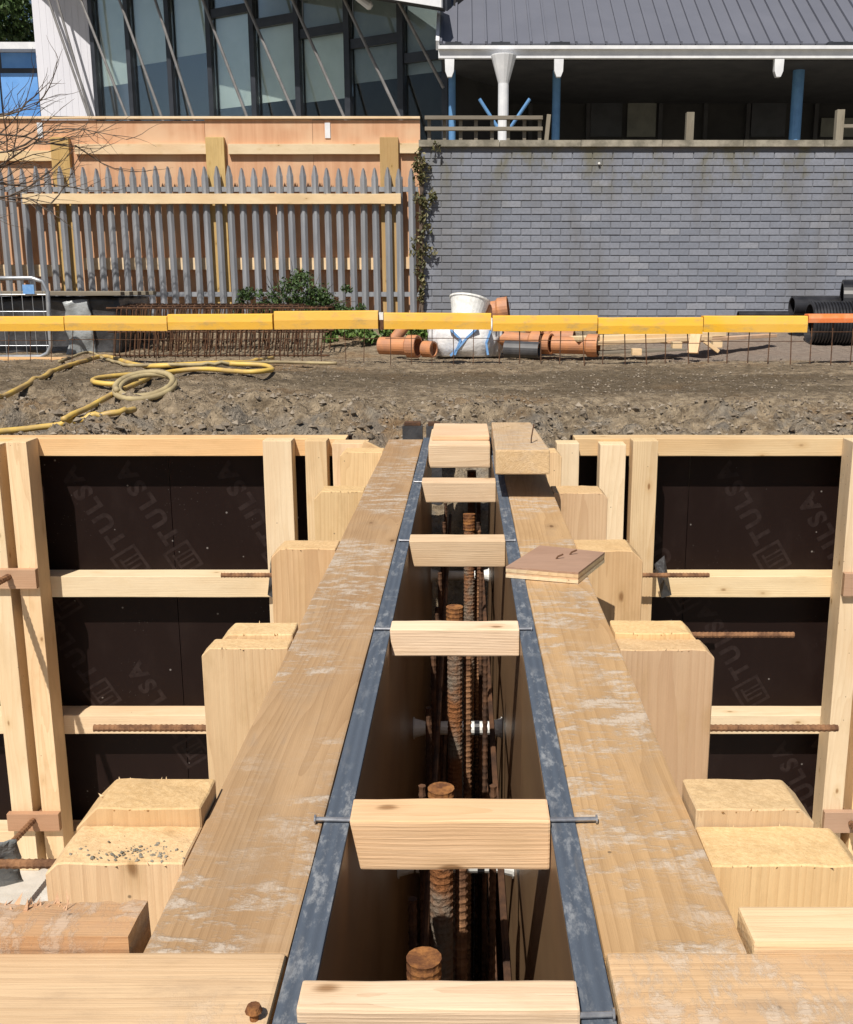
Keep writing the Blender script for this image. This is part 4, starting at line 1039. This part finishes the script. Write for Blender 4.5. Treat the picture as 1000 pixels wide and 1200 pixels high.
# far block, sky reflection painted on as blue glazing, at the extreme left
fb = thing('blue_window_building', (P(20, 100, 31).x, 31, 1.9), 'pale building with framed windows coloured with reflected sky blue at the hoarding end', 'building')
xa, xb = P(-140, 100, 31).x, P(52, 100, 31).x
zc0, zc1 = P(20, 58, 31).z, P(20, 140, 31).z
mb = MB(); mb.box((xa, 31.2, 1.9), (xb+0.1, 36, zc0+0.15)); mb.build('wall', M['dark_frame'], fb)
for (a, b, t0, t1) in ((-45, -3, 66, 138), (6, 44, 86, 138), (3, 44, 62, 80), (-45, -3, 50, 60)):
    p, q = P(a, t1, 31.19), P(b, t0, 31.19); f = MB(); f.box((p.x, 31.16, p.z), (q.x, 31.19, q.z)); pane = f.build('window', M['sky_tint_glass'], fb)
p, q = P(-140, 60, 31.0), P(48, 52, 31.0); mb = MB(); mb.box((p.x, 30.7, p.z), (q.x, 31.15, q.z)); mb.build('parapet', M['white_paint'], fb)

# ------------------------------------------------------------------ canopy building, right
YC = 22.0
ez = P(700, 54, YC).z; cxl = P(517, 54, YC).x; cxr = 17.0
cb = thing('canopy_building', ((cxl+cxr)/2, YC+3, 1.9), 'building with grey standing seam roof over a deep shaded verandah', 'building')
pit = R(35); step = 0.298
def tray_mesh(Wd, L):
    mb = MB(); r = 0.04
    mb.box((0, 0, 0), (Wd, L, 0.03)); mb.box((-0.028, -0.03, 0.031), (0.014, L, 0.085)); me = mb.mesh('roof_panel'); me.materials.append(M['roof']); return me
TR = tray_mesh(step-0.02, 8.5)
x = cxl; k = 0
while x < cxr:
    link('roof_panel', TR, None, cb, Matrix.Translation((x+0.01, YC-0.10, ez)) @ Matrix.Rotation(pit, 4, 'X')); x += step; k += 1
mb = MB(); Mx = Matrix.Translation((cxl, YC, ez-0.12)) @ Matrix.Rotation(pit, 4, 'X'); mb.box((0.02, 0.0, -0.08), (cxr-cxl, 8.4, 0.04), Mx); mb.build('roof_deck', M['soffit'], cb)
zf = P(700, 70, YC).z
mb = MB(); mb.box((cxl-0.05, YC-0.16, zf), (cxr, YC-0.03, ez-0.035)); mb.build('fascia', M['white_paint'], cb)
mb = MB(); mb.box((cxl-0.05, YC-0.24, ez-0.10), (cxr, YC-0.161, ez-0.035)); mb.build('gutter', M['white_paint'], cb)
mb = MB(); Mx = Matrix.Translation((cxl-0.10, YC-0.10, ez-0.05)) @ Matrix.Rotation(pit, 4, 'X'); mb.box((0, 0, -0.05), (0.07, 8.5, 0.14), Mx); mb.build('verge_trim', M['white_paint'], cb)
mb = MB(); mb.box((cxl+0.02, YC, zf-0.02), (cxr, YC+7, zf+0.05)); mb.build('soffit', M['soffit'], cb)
zg = 1.9
for a, b in ((522, 541), (576, 598), (645, 668), (970, 1012)):  # dark boxes painted in for the black gaps between roof and gutter
    p, q = P(a, 54, YC-0.2), P(b, 54, YC-0.2); mb = MB(); mb.box((p.x, YC-0.235, ez-0.034), (q.x, YC-0.105, ez+0.03)); mb.build('eave_gap_box', M['dark_frame'], cb)
for px in (527, 655, 913):                     # rounded brackets below the fascia
    p = P(px, 70, YC-0.1); mb = MB(); w2 = 0.095
    q = [(-w2, 0.02), (w2, 0.02), (w2*0.9, -0.24), (w2*0.45, -0.345), (-w2*0.45, -0.345), (-w2*0.9, -0.24)]
    V = [(p.x+a, YC-0.15, zf+b) for a, b in q] + [(p.x+a, YC-0.02, zf+b) for a, b in q]; m = 6
    mb.add(V, [tuple(range(m)), tuple(range(m, 2*m))[::-1]] + [(i, m+i, m+(i+1) % m, (i+1) % m) for i in range(m)]); mb.build('bracket', M['white_paint'], cb)
for px, rr in ((530, 0.075), (652, 0.085), (934, 0.12)):
    p = P(px, 120, YC+0.95); mb = MB(); mb.tube([(p.x, YC+0.95, zg), (p.x, YC+0.95, zf)], rr, 14); mb.build('blue_post', M['blue_paint'], cb, smooth=False)
p = P(590, 120, YC-0.35)
mb = MB(); za = P(590, 98, YC-0.35).z; zb2 = P(590, 66, YC-0.35).z
mb.tube([(p.x, YC-0.35, zg), (p.x, YC-0.35, za), (p.x, YC-0.35, zb2), (p.x, YC-0.35, zb2+0.02)], [0.105, 0.105, 0.25, 0.25], 4 if False else 16); mb.build('white_column', M['white_paint'], cb)
for (a, b) in (((562, 116), (585, 152)), ((621, 116), (598, 150))):
    p, q = P(*a, YC-0.3), P(*b, YC-0.3); mb = MB(); mb.tube([p, q], 0.035, 10); mb.build('brace', M['blue_paint'], cb)
# shaded back wall with doors and panels
mb = MB(); mb.box((-0.4, YC+5.0, zg), (cxr, YC+5.2, zf)); mb.build('back_wall', M['unlit_wall'], cb)
for (a, b, t0, t1, m_) in ((694, 772, 78, 112, 'panel_grey'), (735, 770, 120, 160, 'panel_grey'), (692, 730, 118, 160, 'dark_frame'), (880, 925, 85, 160, 'dark_frame'), (962, 1010, 138, 160, 'panel_grey'), (560, 640, 80, 112, 'dark_frame')):
    p, q = P(a, t1, YC+4.9), P(b, t0, YC+4.9); mb = MB(); mb.box((p.x, YC+4.93, p.z), (q.x, YC+4.99, q.z)); mb.build('wall_panel', M[m_], cb)
for px in (566, 622, 690, 775, 828, 878, 958):
    c = P(px, 120, YC+4.9).x; mb = MB(); mb.box((c-0.05, YC+4.88, zg), (c+0.05, YC+4.925, zf-0.03)); mb.build('door_frame', M['soffit'], cb)
mb = MB(); mb.box((-0.3, YC+4.87, P(700, 115, YC+4.9).z-0.05), (cxr, YC+4.879, P(700, 115, YC+4.9).z+0.05)); mb.build('transom', M['soffit'], cb)
mb = MB(); p = P(897, 84, YC+2); mb.box((p.x-0.3, YC+1.8, p.z-0.05), (p.x+0.3, YC+2.2, p.z+0.03)); mb.build('ceiling_light', M['white_paint'], cb)

# low timber railing on the terrace
yr = 13.6
rl = thing('terrace_railing', (P(570, 150, yr).x, yr, 1.9), 'weathered low timber railing on the terrace above the brick wall', 'railing')
za, zb2, zc_ = P(560, 138, yr).z, P(560, 151, yr).z, P(560, 166, yr).z
xa, xb = P(498, 150, yr).x, P(636, 150, yr).x
for z in (za, zb2): bx('rail', M['grey_timber'], rl, (xa, yr-0.03, z-0.022), (xb, yr+0.03, z+0.022))
for px in (503, 521, 540, 558, 577, 596, 615, 633):
    c = P(px, 150, yr).x; bx('baluster', M['grey_timber'], rl, (c-0.022, yr+0.031, 1.9), (c+0.022, yr+0.075, za+0.02), grain=2)
timber('end_post', M['grey_timber'], rl, (P(636, 160, yr).x, yr-0.05, 1.9), (P(643, 140, yr).x, yr-0.05, za+0.03), 0.05, 0.05)
for px, top, lab in ((808, 132, 'lone grey timber post on the terrace before the dark verandah'), (983, 129, 'grey timber post with a short rail by the blue column')):
    t = thing('terrace_post', (P(px, 150, 12.9).x, 13.05, 1.9), lab, 'post', 'posts on the terrace')
    c = P(px, 150, 13.05).x; bx('post', M['grey_timber'], t, (c-0.045, 13.0, 1.9), (c+0.045, 13.09, P(px, top, 13.05).z), grain=2)
    if px == 983: bx('short_rail', M['grey_timber'], t, (c+0.046, 13.02, P(px, 150, 13.05).z), (c+0.5, 13.07, P(px, 146, 13.05).z))

# ------------------------------------------------------------------ things on the ground between barrier and wall
def gnd(px, py, Y): return P(px, py, Y)
# orange clay pipes
def pipe_mesh(L, r, th=0.014, socket=True):
    prof = []
    if socket: prof = [(r, 0), (r, L-0.11), (r+0.022, L-0.09), (r+0.022, L), (r+0.006, L), (r+0.006, L-0.07), (r-th, L-0.09), (r-th, 0)]
    else: prof = [(r, 0), (r, L), (r-th, L), (r-th, 0)]
    mb = MB(); mb.lathe(prof, 24); return mb.mesh('pipe')
def pipe(px, py, Y, L, r, az, el, label, mat='clay', socket=True, lift=None):
    p = P(px, py, Y); Mx = Matrix.Translation(p) @ Matrix.Rotation(az, 4, 'Z') @ Matrix.Rotation(-el, 4, 'Y')
    o = link('clay_pipe' if mat == 'clay' else 'plastic_pipe', pipe_mesh(L, r, socket=socket), M[mat], None, Mx)
    for p_ in o.data.polygons: p_.use_smooth = False
    return tag(o, label, 'pipe', 'pipes heaped by the white bag')
pipe(446, 405, 9.0, 0.36, 0.075, R(-22), R(0), 'orange clay pipe lying alone on the weeds, mouth open')
pipe(462, 398, 9.15, 0.16, 0.05, R(10), R(50), 'short orange pipe stub leaning on the lone clay pipe', socket=False)
pipe(497, 409, 8.95, 0.10, 0.07, R(-30), R(0), 'orange pipe mouth half buried against the white bag', socket=False)
pipe(563, 366, 9.55, 0.26, 0.085, R(-8), R(8), 'orange clay pipe on top of the white bag', socket=True)
pipe(585, 396, 9.1, 0.40, 0.062, R(-25), R(-3), 'orange pipe sloping down beside the bag, collar first')
pipe(592, 409, 8.9, 0.30, 0.072, R(-16), R(-1), 'dark grey plastic pipe beside the white bag', 'greypipe', False)
pipe(612, 402, 9.1, 0.28, 0.068, R(-28), R(0), 'orange clay pipe in the middle of the heap')
pipe(635, 396, 9.3, 0.30, 0.058, R(-20), R(2), 'orange clay pipe at the back of the heap under the rail', socket=False)
pipe(648, 404, 9.0, 0.40, 0.076, R(-18), R(0), 'large orange clay pipe with a wide mouth at the heap end')
pipe(622, 388, 9.4, 0.22, 0.06, R(-60), R(10), 'orange pipe bend end pointing out of the heap', socket=True)
# white bulk bag
def bag():
    t = thing('bulk_bag', (P(547, 418, 9.25).x, 9.25, 0.12), 'white woven bulk bag with blue straps, slumped among the pipes', 'bag')
    c0 = P(547, 416, 9.25); wdt = 0.31; dep = 0.28; hgt = 0.35; n = 40; m = 26; V = []; Fc = []
    for j in range(m+1):
        v = j/m; z = hgt*(1-math.cos(min(1, v*1.0)*math.pi))*0.5 if False else hgt*v
        k = (0.90 + 0.14*math.sin(v*math.pi))*(1 if v < 0.85 else 1 - (v-0.85)*2.2)
        for i in range(n):
            a = 2*math.pi*i/n; ca, sa = math.cos(a), math.sin(a); e = 0.55
            x = wdt*math.copysign(abs(ca)**e, ca)*k; y = dep*math.copysign(abs(sa)**e, sa)*k
            q = Vector((x, y, z)); fold = noise.noise(Vector((x*9, y*9, z*5)))*0.06 + noise.noise(Vector((x*22, y*22, z*9)))*0.02 + math.sin(a*17 + 5*noise.noise(Vector((x*3,y*3,z*4))))*0.020
            d_ = Vector((x, y, 0)).normalized(); q += d_*fold + Vector((0,0,0.02*noise.noise(Vector((x*6,y*6,1)))*v))
            V.append(c0 + q)
    for j in range(m):
        for i in range(n): Fc.append((j*n+i, j*n+(i+1) % n, (j+1)*n+(i+1) % n, (j+1)*n+i))
    Fc.append(tuple(range(n))[::-1]); Fc.append(tuple(m*n+i for i in range(n)))
    link('bag_body', fixn(pyd('bag', V, Fc, True)), M['bag'], t)
    # straps: flat bands laid on the front
    for pts in (((528,386),(540,398),(533,416)), ((560,384),(548,395),(537,408),(528,417)), ((575,388),(570,402),(572,416))):
        mb = MB(); L = []
        for (x, y) in pts: L.append(P(x, y, 9.25-0.325))
        for a, b in zip(L, L[1:]):
            sd = (b-a).cross(Vector((0,1,0))).normalized()*0.009
            mb.add([a-sd, a+sd, b+sd, b-sd] + [q + Vector((0,0.05,0)) for q in (a-sd, a+sd, b+sd, b-sd)], [(0,1,2,3),(4,7,6,5),(0,4,5,1),(1,5,6,2),(2,6,7,3),(3,7,4,0)])
        mb.build('strap', M['strap'], t)
bag()
def tub():
    p = P(549, 372, 9.35); t = thing('plastic_tub', p, 'white plastic tub tipped over on the bulk bag', 'tub')
    mb = MB(); mb.lathe([(0.14, 0), (0.178, 0.155), (0.187, 0.155), (0.187, 0.17), (0.170, 0.17), (0.132, 0.012), (0.0001, 0.012), (0.0001, 0)], 28)
    Mx = Matrix.Translation(p + Vector((-0.01, 0.05, 0.0))) @ Matrix.Rotation(R(9), 4, 'Y') @ Matrix.Rotation(R(-90), 4, 'Y') @ Matrix.Rotation(R(16), 4, 'Z')
    mb.build('tub', M['white_plastic'], t, Mx)
tub()
# stacked boards to the right of the pipes
YB2 = 9.0
def board(px0, py0, px1, py1, Y0, Y1, wd, th, mat, label):
    p, q = P(px0, py0, Y0), P(px1, py1, Y1)
    return tag(timber('loose_board', M[mat], None, p, q, wd, th, bev=0.003), label, 'timber', 'boards lying before the brick wall')
board(672, 397, 845, 391, 8.9, 9.6, 0.16, 0.04, 'pine_pale', 'long pale plank with a white end lying beside the clay pipes')
board(690, 402, 830, 396, 8.9, 9.3, 0.14, 0.035, 'pine', 'yellow pine plank under the long pale plank')
board(780, 401, 905, 393, 9.1, 10.0, 0.12, 0.03, 'redplank', 'reddish plank reaching toward the black corrugated pipe')
board(700, 413, 800, 409, 8.9, 9.0, 0.20, 0.02, 'grey_timber', 'dark flat board on the gravel under the planks')
bx_ = board(816, 392, 812, 414, 8.6, 8.55, 0.09, 0.03, 'pine', 'short pine offcut standing against the planks'); 
board(826, 400, 842, 412, 8.6, 8.6, 0.05, 0.03, 'pine', 'short pine offcut leaning beside the standing one')
for k, (px, py) in enumerate(((746, 412), (793, 404), (840, 403))):
    p = P(px, py, 8.7); labs = ('small pale block on the dark flat board', 'small pale block under the reddish plank', 'small pale block beside the leaning offcut')
    tag(bx('wood_block', M['pine_pale'], None, p - Vector((0.04,0.04,0.03)), p + Vector((0.04,0.04,0.025)), bev=0.003), labs[k], 'timber')
# black pipes
def lathe_thing(name, prof, p, az, mat, label, group=None):
    mb = MB(); mb.lathe(prof, 36); return tag(mb.build(name, M[mat], None, Matrix.Translation(p) @ Matrix.Rotation(az, 4, 'Z')), label, 'pipe', group)
pr = []; r0 = 0.20
for k in range(46):
    x = k*0.03; pr += [(r0, x), (r0+0.016, x+0.006), (r0+0.016, x+0.018), (r0, x+0.024)]
pr += [(r0-0.015, 46*0.03), (r0-0.015, 0)]
lathe_thing('corrugated_pipe', pr, P(948, 379, 10.2) + Vector((0,0,0)), R(-4), 'blackpipe', 'black corrugated pipe lying on gravel below the smooth black pipes', 'black pipes by the brick wall')
lathe_thing('black_pipe', [(0.095,0),(0.10,0.0),(0.105,1.6),(0.092,1.6),(0.085,0)], P(928, 359, 10.6), R(3), 'blackpipe', 'smooth black pipe resting on the corrugated pipe', 'black pipes by the brick wall')
lathe_thing('black_pipe', [(0.20,0),(0.21,0.0),(0.21,1.2),(0.19,1.2),(0.175,0.0)], P(986, 353, 10.4), R(-14), 'blackpipe', 'wide black pipe with an open mouth on top of the pile', 'black pipes by the brick wall')
lathe_thing('black_pipe', [(0.045,0),(0.05,0.0),(0.05,1.1),(0.04,1.1),(0.04,0)], P(865, 370, 11.2), R(2), 'blackpipe', 'thin black pipe lying low along the brick wall foot', 'black pipes by the brick wall')

# reinforcement cages
def stirrup_mesh(wd, h, r=0.006):
    mb = MB(); c = 0.03
    pts = [(0,-wd/2+c,0),(0,wd/2-c,0),(0,wd/2,c),(0,wd/2,h-c),(0,wd/2-c,h),(0,-wd/2+c,h),(0,-wd/2,h-c),(0,-wd/2,c),(0,-wd/2+c,0)]
    mb.tube(pts, r, 5); me = mb.mesh('stirrup'); me.materials.append(M['rust_dark']); return me
ST = stirrup_mesh(0.42, 0.455)
def cage_lying(px0, px1, Y, z0, label, n):
    xa, xb = P(px0, 400, Y).x, P(px1, 400, Y).x
    t = thing('stirrup_cage', ((xa+xb)/2, Y, z0), label, 'rebar cage', 'stirrup cages stacked by the palisade')
    for k in range(n):
        x = xa + 0.02 + (xb-xa-0.04)*k/(n-1)
        link('stirrup', ST, None, t, Matrix.Translation((x, Y, z0)) @ Matrix.Rotation(0.10*noise.noise(Vector((k*1.7, Y, 0))) + 0.12, 4, 'Y') @ Matrix.Rotation(0.15*noise.noise(Vector((k*0.9, Y, 5))), 4, 'Z'))
    for y in (-0.2, 0.2):
        for z in (0.02, 0.23, 0.44):
            mb = MB(); mb.tube([(xa-0.03, Y+y, z0+z), (xb+0.05, Y+y, z0+z)], 0.008, 6); mb.build('long_bar', M['rust_dark'], t)
zc0 = P(260, 420, 9.4).z
cage_lying(140, 383, 9.55, zc0+0.01, 'rusty stirrup cage lying nearest the yellow rail', 44)
cage_lying(140, 350, 10.05, zc0+0.02, 'rusty stirrup cage lying behind, toward the palisade', 38)
cage_lying(185, 350, 9.8, zc0+0.40, 'rusty stirrup cage stacked on top of the two lower cages', 30) if False else None

# wrapped stack of sheets at the left, on bearers
st = thing('wrapped_stack', (P(70, 420, 9.8).x, 9.9, 0.05), 'stack of boards under dark shrink wrap on timber bearers', 'stack')
xa, xb = P(-60, 400, 9.6).x, P(140, 400, 9.6).x; zA, zB = P(50, 418, 9.6).z, P(50, 345, 9.6).z
def lumpbox(a, b, amp, n=14):
    bm = bmesh.new(); bmesh.ops.create_cube(bm, size=1); bmesh.ops.subdivide_edges(bm, edges=bm.edges[:], cuts=n, use_grid_fill=True)
    a, b = Vector(a), Vector(b); c = (a+b)/2; d = b-a
    for v in bm.verts:
        q = Vector((v.co.x*d.x, v.co.y*d.y, v.co.z*d.z)) + c; v.co = q + noise.noise_vector(q*6)*amp + noise.noise_vector(q*17)*amp*0.35
    me = bpy.data.meshes.new('lump'); bm.to_mesh(me); bm.free(); me.shade_smooth(); return me
link('shrink_wrap', lumpbox((xa, 9.65, zA+0.02), (xb, 10.6, zB-0.03), 0.022), M['tarp'], st)
zz = zB - 0.012
for k in range(9):
    y0 = 9.55 + k*0.125; bx('top_board', M['grey_timber'], st, (xa-0.05, y0, zz), (xb+0.06 - 0.05*(k % 2), y0+0.115, zz+0.035), wob=0.004, seed=k)
for px in (-20, 40, 120):
    c = P(px, 420, 9.6).x; bx('bearer', M['soldier'], st, (c-0.05, 9.55, zA-0.10), (c+0.05, 10.6, zA+0.015))
link('clear_wrap', lumpbox((P(78, 400, 9.6).x, 9.60, zA), (P(108, 400, 9.6).x, 9.66, zB-0.05), 0.035, 12), M['wrap'], st)
tag(bx('sleeper_bearer', M['soldier'], None, (P(-60, 425, 8.9).x, 8.8, P(0, 432, 8.85).z), (P(78, 425, 8.9).x, 8.95, P(0, 419, 8.85).z), bev=0.006, wob=0.004, seed=5), 'long timber sleeper lying under the mesh fence panel', 'timber')
# mesh fence panel with rounded tubular frame
hf = thing('mesh_fence_panel', (P(20, 420, 9.2).x, 9.2, 0.1), 'galvanised mesh fence panel with a rounded tubular frame', 'fence')
YM = 9.2
pts = [P(-90, 326, YM), P(38, 326, YM), P(50, 330, YM), P(56, 342, YM), P(58, 380, YM), P(60, 405, YM), P(56, 414, YM), P(48, 418, YM), P(-90, 419, YM)]
mb = MB(); mb.tube(pts, 0.019, 10); mb.build('frame', M['galv'], hf, smooth=True)
for k in range(12):
    x = P(-80 + k*12, 370, YM).x; mb = MB(); mb.tube([(x, YM, P(0, 327, YM).z), (x, YM, P(0, 418, YM).z)], 0.003, 5); mb.build('mesh_wire', M['galv'], hf)
for k in range(4):
    z = P(0, 345 + k*20, YM).z; mb = MB(); mb.tube([(P(-90, 370, YM).x, YM, z), (P(57, 370, YM).x, YM, z)], 0.003, 5); mb.build('mesh_wire', M['galv'], hf)
p = P(35, 339, YM); mb = MB(); mb.box((p.x-0.05, YM-0.03, p.z-0.04), (p.x+0.05, YM-0.021, p.z+0.04)); mb.build('blue_tag', M['strap'], hf)
# concrete/plastic fence foot
p = P(38, 436, 8.6); tag(link('rubble_lump', lumpbox(p + Vector((-0.16,-0.1,-0.07)), p + Vector((0.16,0.1,0.05)), 0.05, 8), M['concrete'], None), 'lumpy grey concrete rubble on the soil by the hose arc', 'rubble')

# ------------------------------------------------------------------ vegetation
def leaf_cloud(name, mat, parent, blobs, count, size, seed, flat=0.4):
    rnd = random.Random(seed); mb = MB()
    for i in range(count):
        c, rad = blobs[rnd.randrange(len(blobs))]
        v = Vector((rnd.gauss(0,1), rnd.gauss(0,1), rnd.gauss(0,1))).normalized()*(rnd.random()**0.4)
        p = Vector(c) + Vector((v.x*rad[0], v.y*rad[1], v.z*rad[2]))
        s_ = size*rnd.uniform(0.5, 1.3); q = Euler((rnd.uniform(-1.3,1.3), rnd.uniform(-1.3,1.3), rnd.uniform(0,6.28))).to_matrix()
        mb.add([p + q @ Vector(t)*s_ for t in ((-0.5,0,0),(0,-0.28,0.05),(0.6,0,0),(0,0.28,0.05))], [(0,1,2),(0,2,3)])
    return mb.build(name, M[mat], parent)
bpos = P(350, 366, 11.2); bsh = thing('bush', (bpos.x, 11.2, 0.25), 'dark green bush growing against the palisade fence', 'bush')
blobs = []; rnd = random.Random(9)
for i in range(60):
    a = rnd.uniform(-1, 1); hgt = (1-abs(a))**0.8*rnd.random()
    blobs.append(((bpos.x + a*0.52 + 0.04, 11.2 + rnd.uniform(-.2,.2), 0.30 + hgt*0.44), (0.13, 0.13, 0.09)))
for i in range(22):
    px = rnd.uniform(275, 425); blobs.append((P(px, rnd.uniform(338, 366), 11.1), (0.07,0.10,0.05)))
leaf_cloud('foliage', 'leaf', bsh, blobs, 8500, 0.034, 2)
mb = MB()
for i in range(30):
    a = rnd.uniform(-1, 1); mb.tube([(bpos.x + a*0.15, 11.2, 0.22), (bpos.x + a*0.4, 11.2+rnd.uniform(-.2,.2), 0.35+rnd.random()*0.2), (bpos.x + a*0.62, 11.1+rnd.uniform(-.2,.2), 0.45+(1-abs(a))*0.5*rnd.random())], [0.009,0.006,0.002], 5)
mb.build('stems', M['twig'], bsh)
wd = thing('weeds', (P(450, 395, 10.2).x, 10.2, 0.15), 'low green weeds growing behind the lone clay pipe', 'weeds'); blobs = []
for i in range(26):
    px = rnd.uniform(385, 515); p = P(px, rnd.uniform(383, 398), 10.2 + rnd.uniform(-.3,.3)); blobs.append((p, (0.08,0.12,0.05)))
leaf_cloud('foliage', 'weed', wd, blobs, 2600, 0.05, 5)
iv = thing('ivy', (P(497, 300, 11.95).x, 11.95, 0.2), 'straggly ivy on the brick wall end beside the hoarding', 'ivy'); blobs = []
for i in range(30):
    py = rnd.uniform(172, 300); px = 494 + rnd.gauss(0, 5) + max(0, rnd.gauss(0, 14))*(py < 245); blobs.append((P(px, py, 11.93), (0.06,0.03,0.07)))
for i in range(10): blobs.append((P(492+rnd.gauss(0,2), rnd.uniform(290, 365), 11.93), (0.03,0.03,0.09)))
leaf_cloud('foliage', 'ivy', iv, blobs, 850, 0.05, 6)
mb = MB()
for k in range(3):
    pts = [P(493 + 3*noise.noise(Vector((py*0.05, k, 0))) + k*1.2, py, 11.95) for py in range(366, 176, -12)]; mb.tube(pts, 0.014, 6)
mb.build('stem', M['twig'], iv)
# bare tree at the left: trunk stands outside the frame, limbs reach in
def bare_tree():
    base = Vector((P(-60, 380, 11.0).x, 11.0, 0.2)); t = thing('bare_tree', base, 'leafless tree reaching dark twigs across the hoarding', 'tree')
    mb = MB(); pts = [base, base + Vector((0.05,0,0.8)), base + Vector((-0.03,0,1.5)), base + Vector((0.05,0,2.6))]; mb.tube(pts, [0.07,0.055,0.045,0.02], 8); mb.build('trunk', M['twig'], t)
    rnd = random.Random(12); tw = MB()
    def grow(p, d, L, r, lev):
        pts = [p]; q = p; n = 5
        for i in range(n):
            d = (d + Vector((rnd.uniform(-.22,.22), rnd.uniform(-.15,.15), rnd.uniform(-.2,.24)))).normalized(); q = q + d*L/n; pts.append(q)
        tw.tube(pts, [r*(1-0.75*i/n) for i in range(n+1)], 5)
        if lev > 0:
            for i in range(1, n+1):
                for _ in range(1 + (lev > 1 and rnd.random() < 0.15)):
                    dd = (d + Vector((rnd.uniform(-.5,.9), rnd.uniform(-.4,.4), rnd.uniform(-.8,.8)))).normalized(); grow(pts[i], dd, L*rnd.uniform(0.35,0.6), r*0.5, lev-1)
    for (px, py, dx, dz, L) in ((-60, 220, 1, 0.25, 1.5), (-60, 245, 1, 0.4, 1.3), (-60, 160, 1, 0.05, 1.5), (-60, 130, 1, -0.05, 1.1), (-60, 215, 1, 0.05, 1.2), (-60, 190, 1, 0.0, 1.3)):
        grow(P(px, py, 11.0), Vector((dx, 0, dz)).normalized(), L*0.85, 0.016, 2)
    tw.build('branches', M['twig'], t)
bare_tree()
# evergreen behind the blue-window building
et = thing('evergreen_tree', (P(-10, 60, 38).x, 40, 1.9), 'dark evergreen tree rising behind the blue-window building', 'tree'); blobs = []
for i in range(40):
    p = P(rnd.uniform(-60, 40), rnd.uniform(-60, 52), 40 + rnd.uniform(-1,1)); blobs.append((p, (0.6,0.6,0.5)))
leaf_cloud('crown', 'leaf', et, blobs, 9000, 0.22, 8)
p = P(-10, 60, 40); mb = MB(); mb.tube([(p.x, 40, 1.9), (p.x, 40, p.z+2.5)], [0.25,0.1], 8); mb.build('trunk', M['twig'], et)
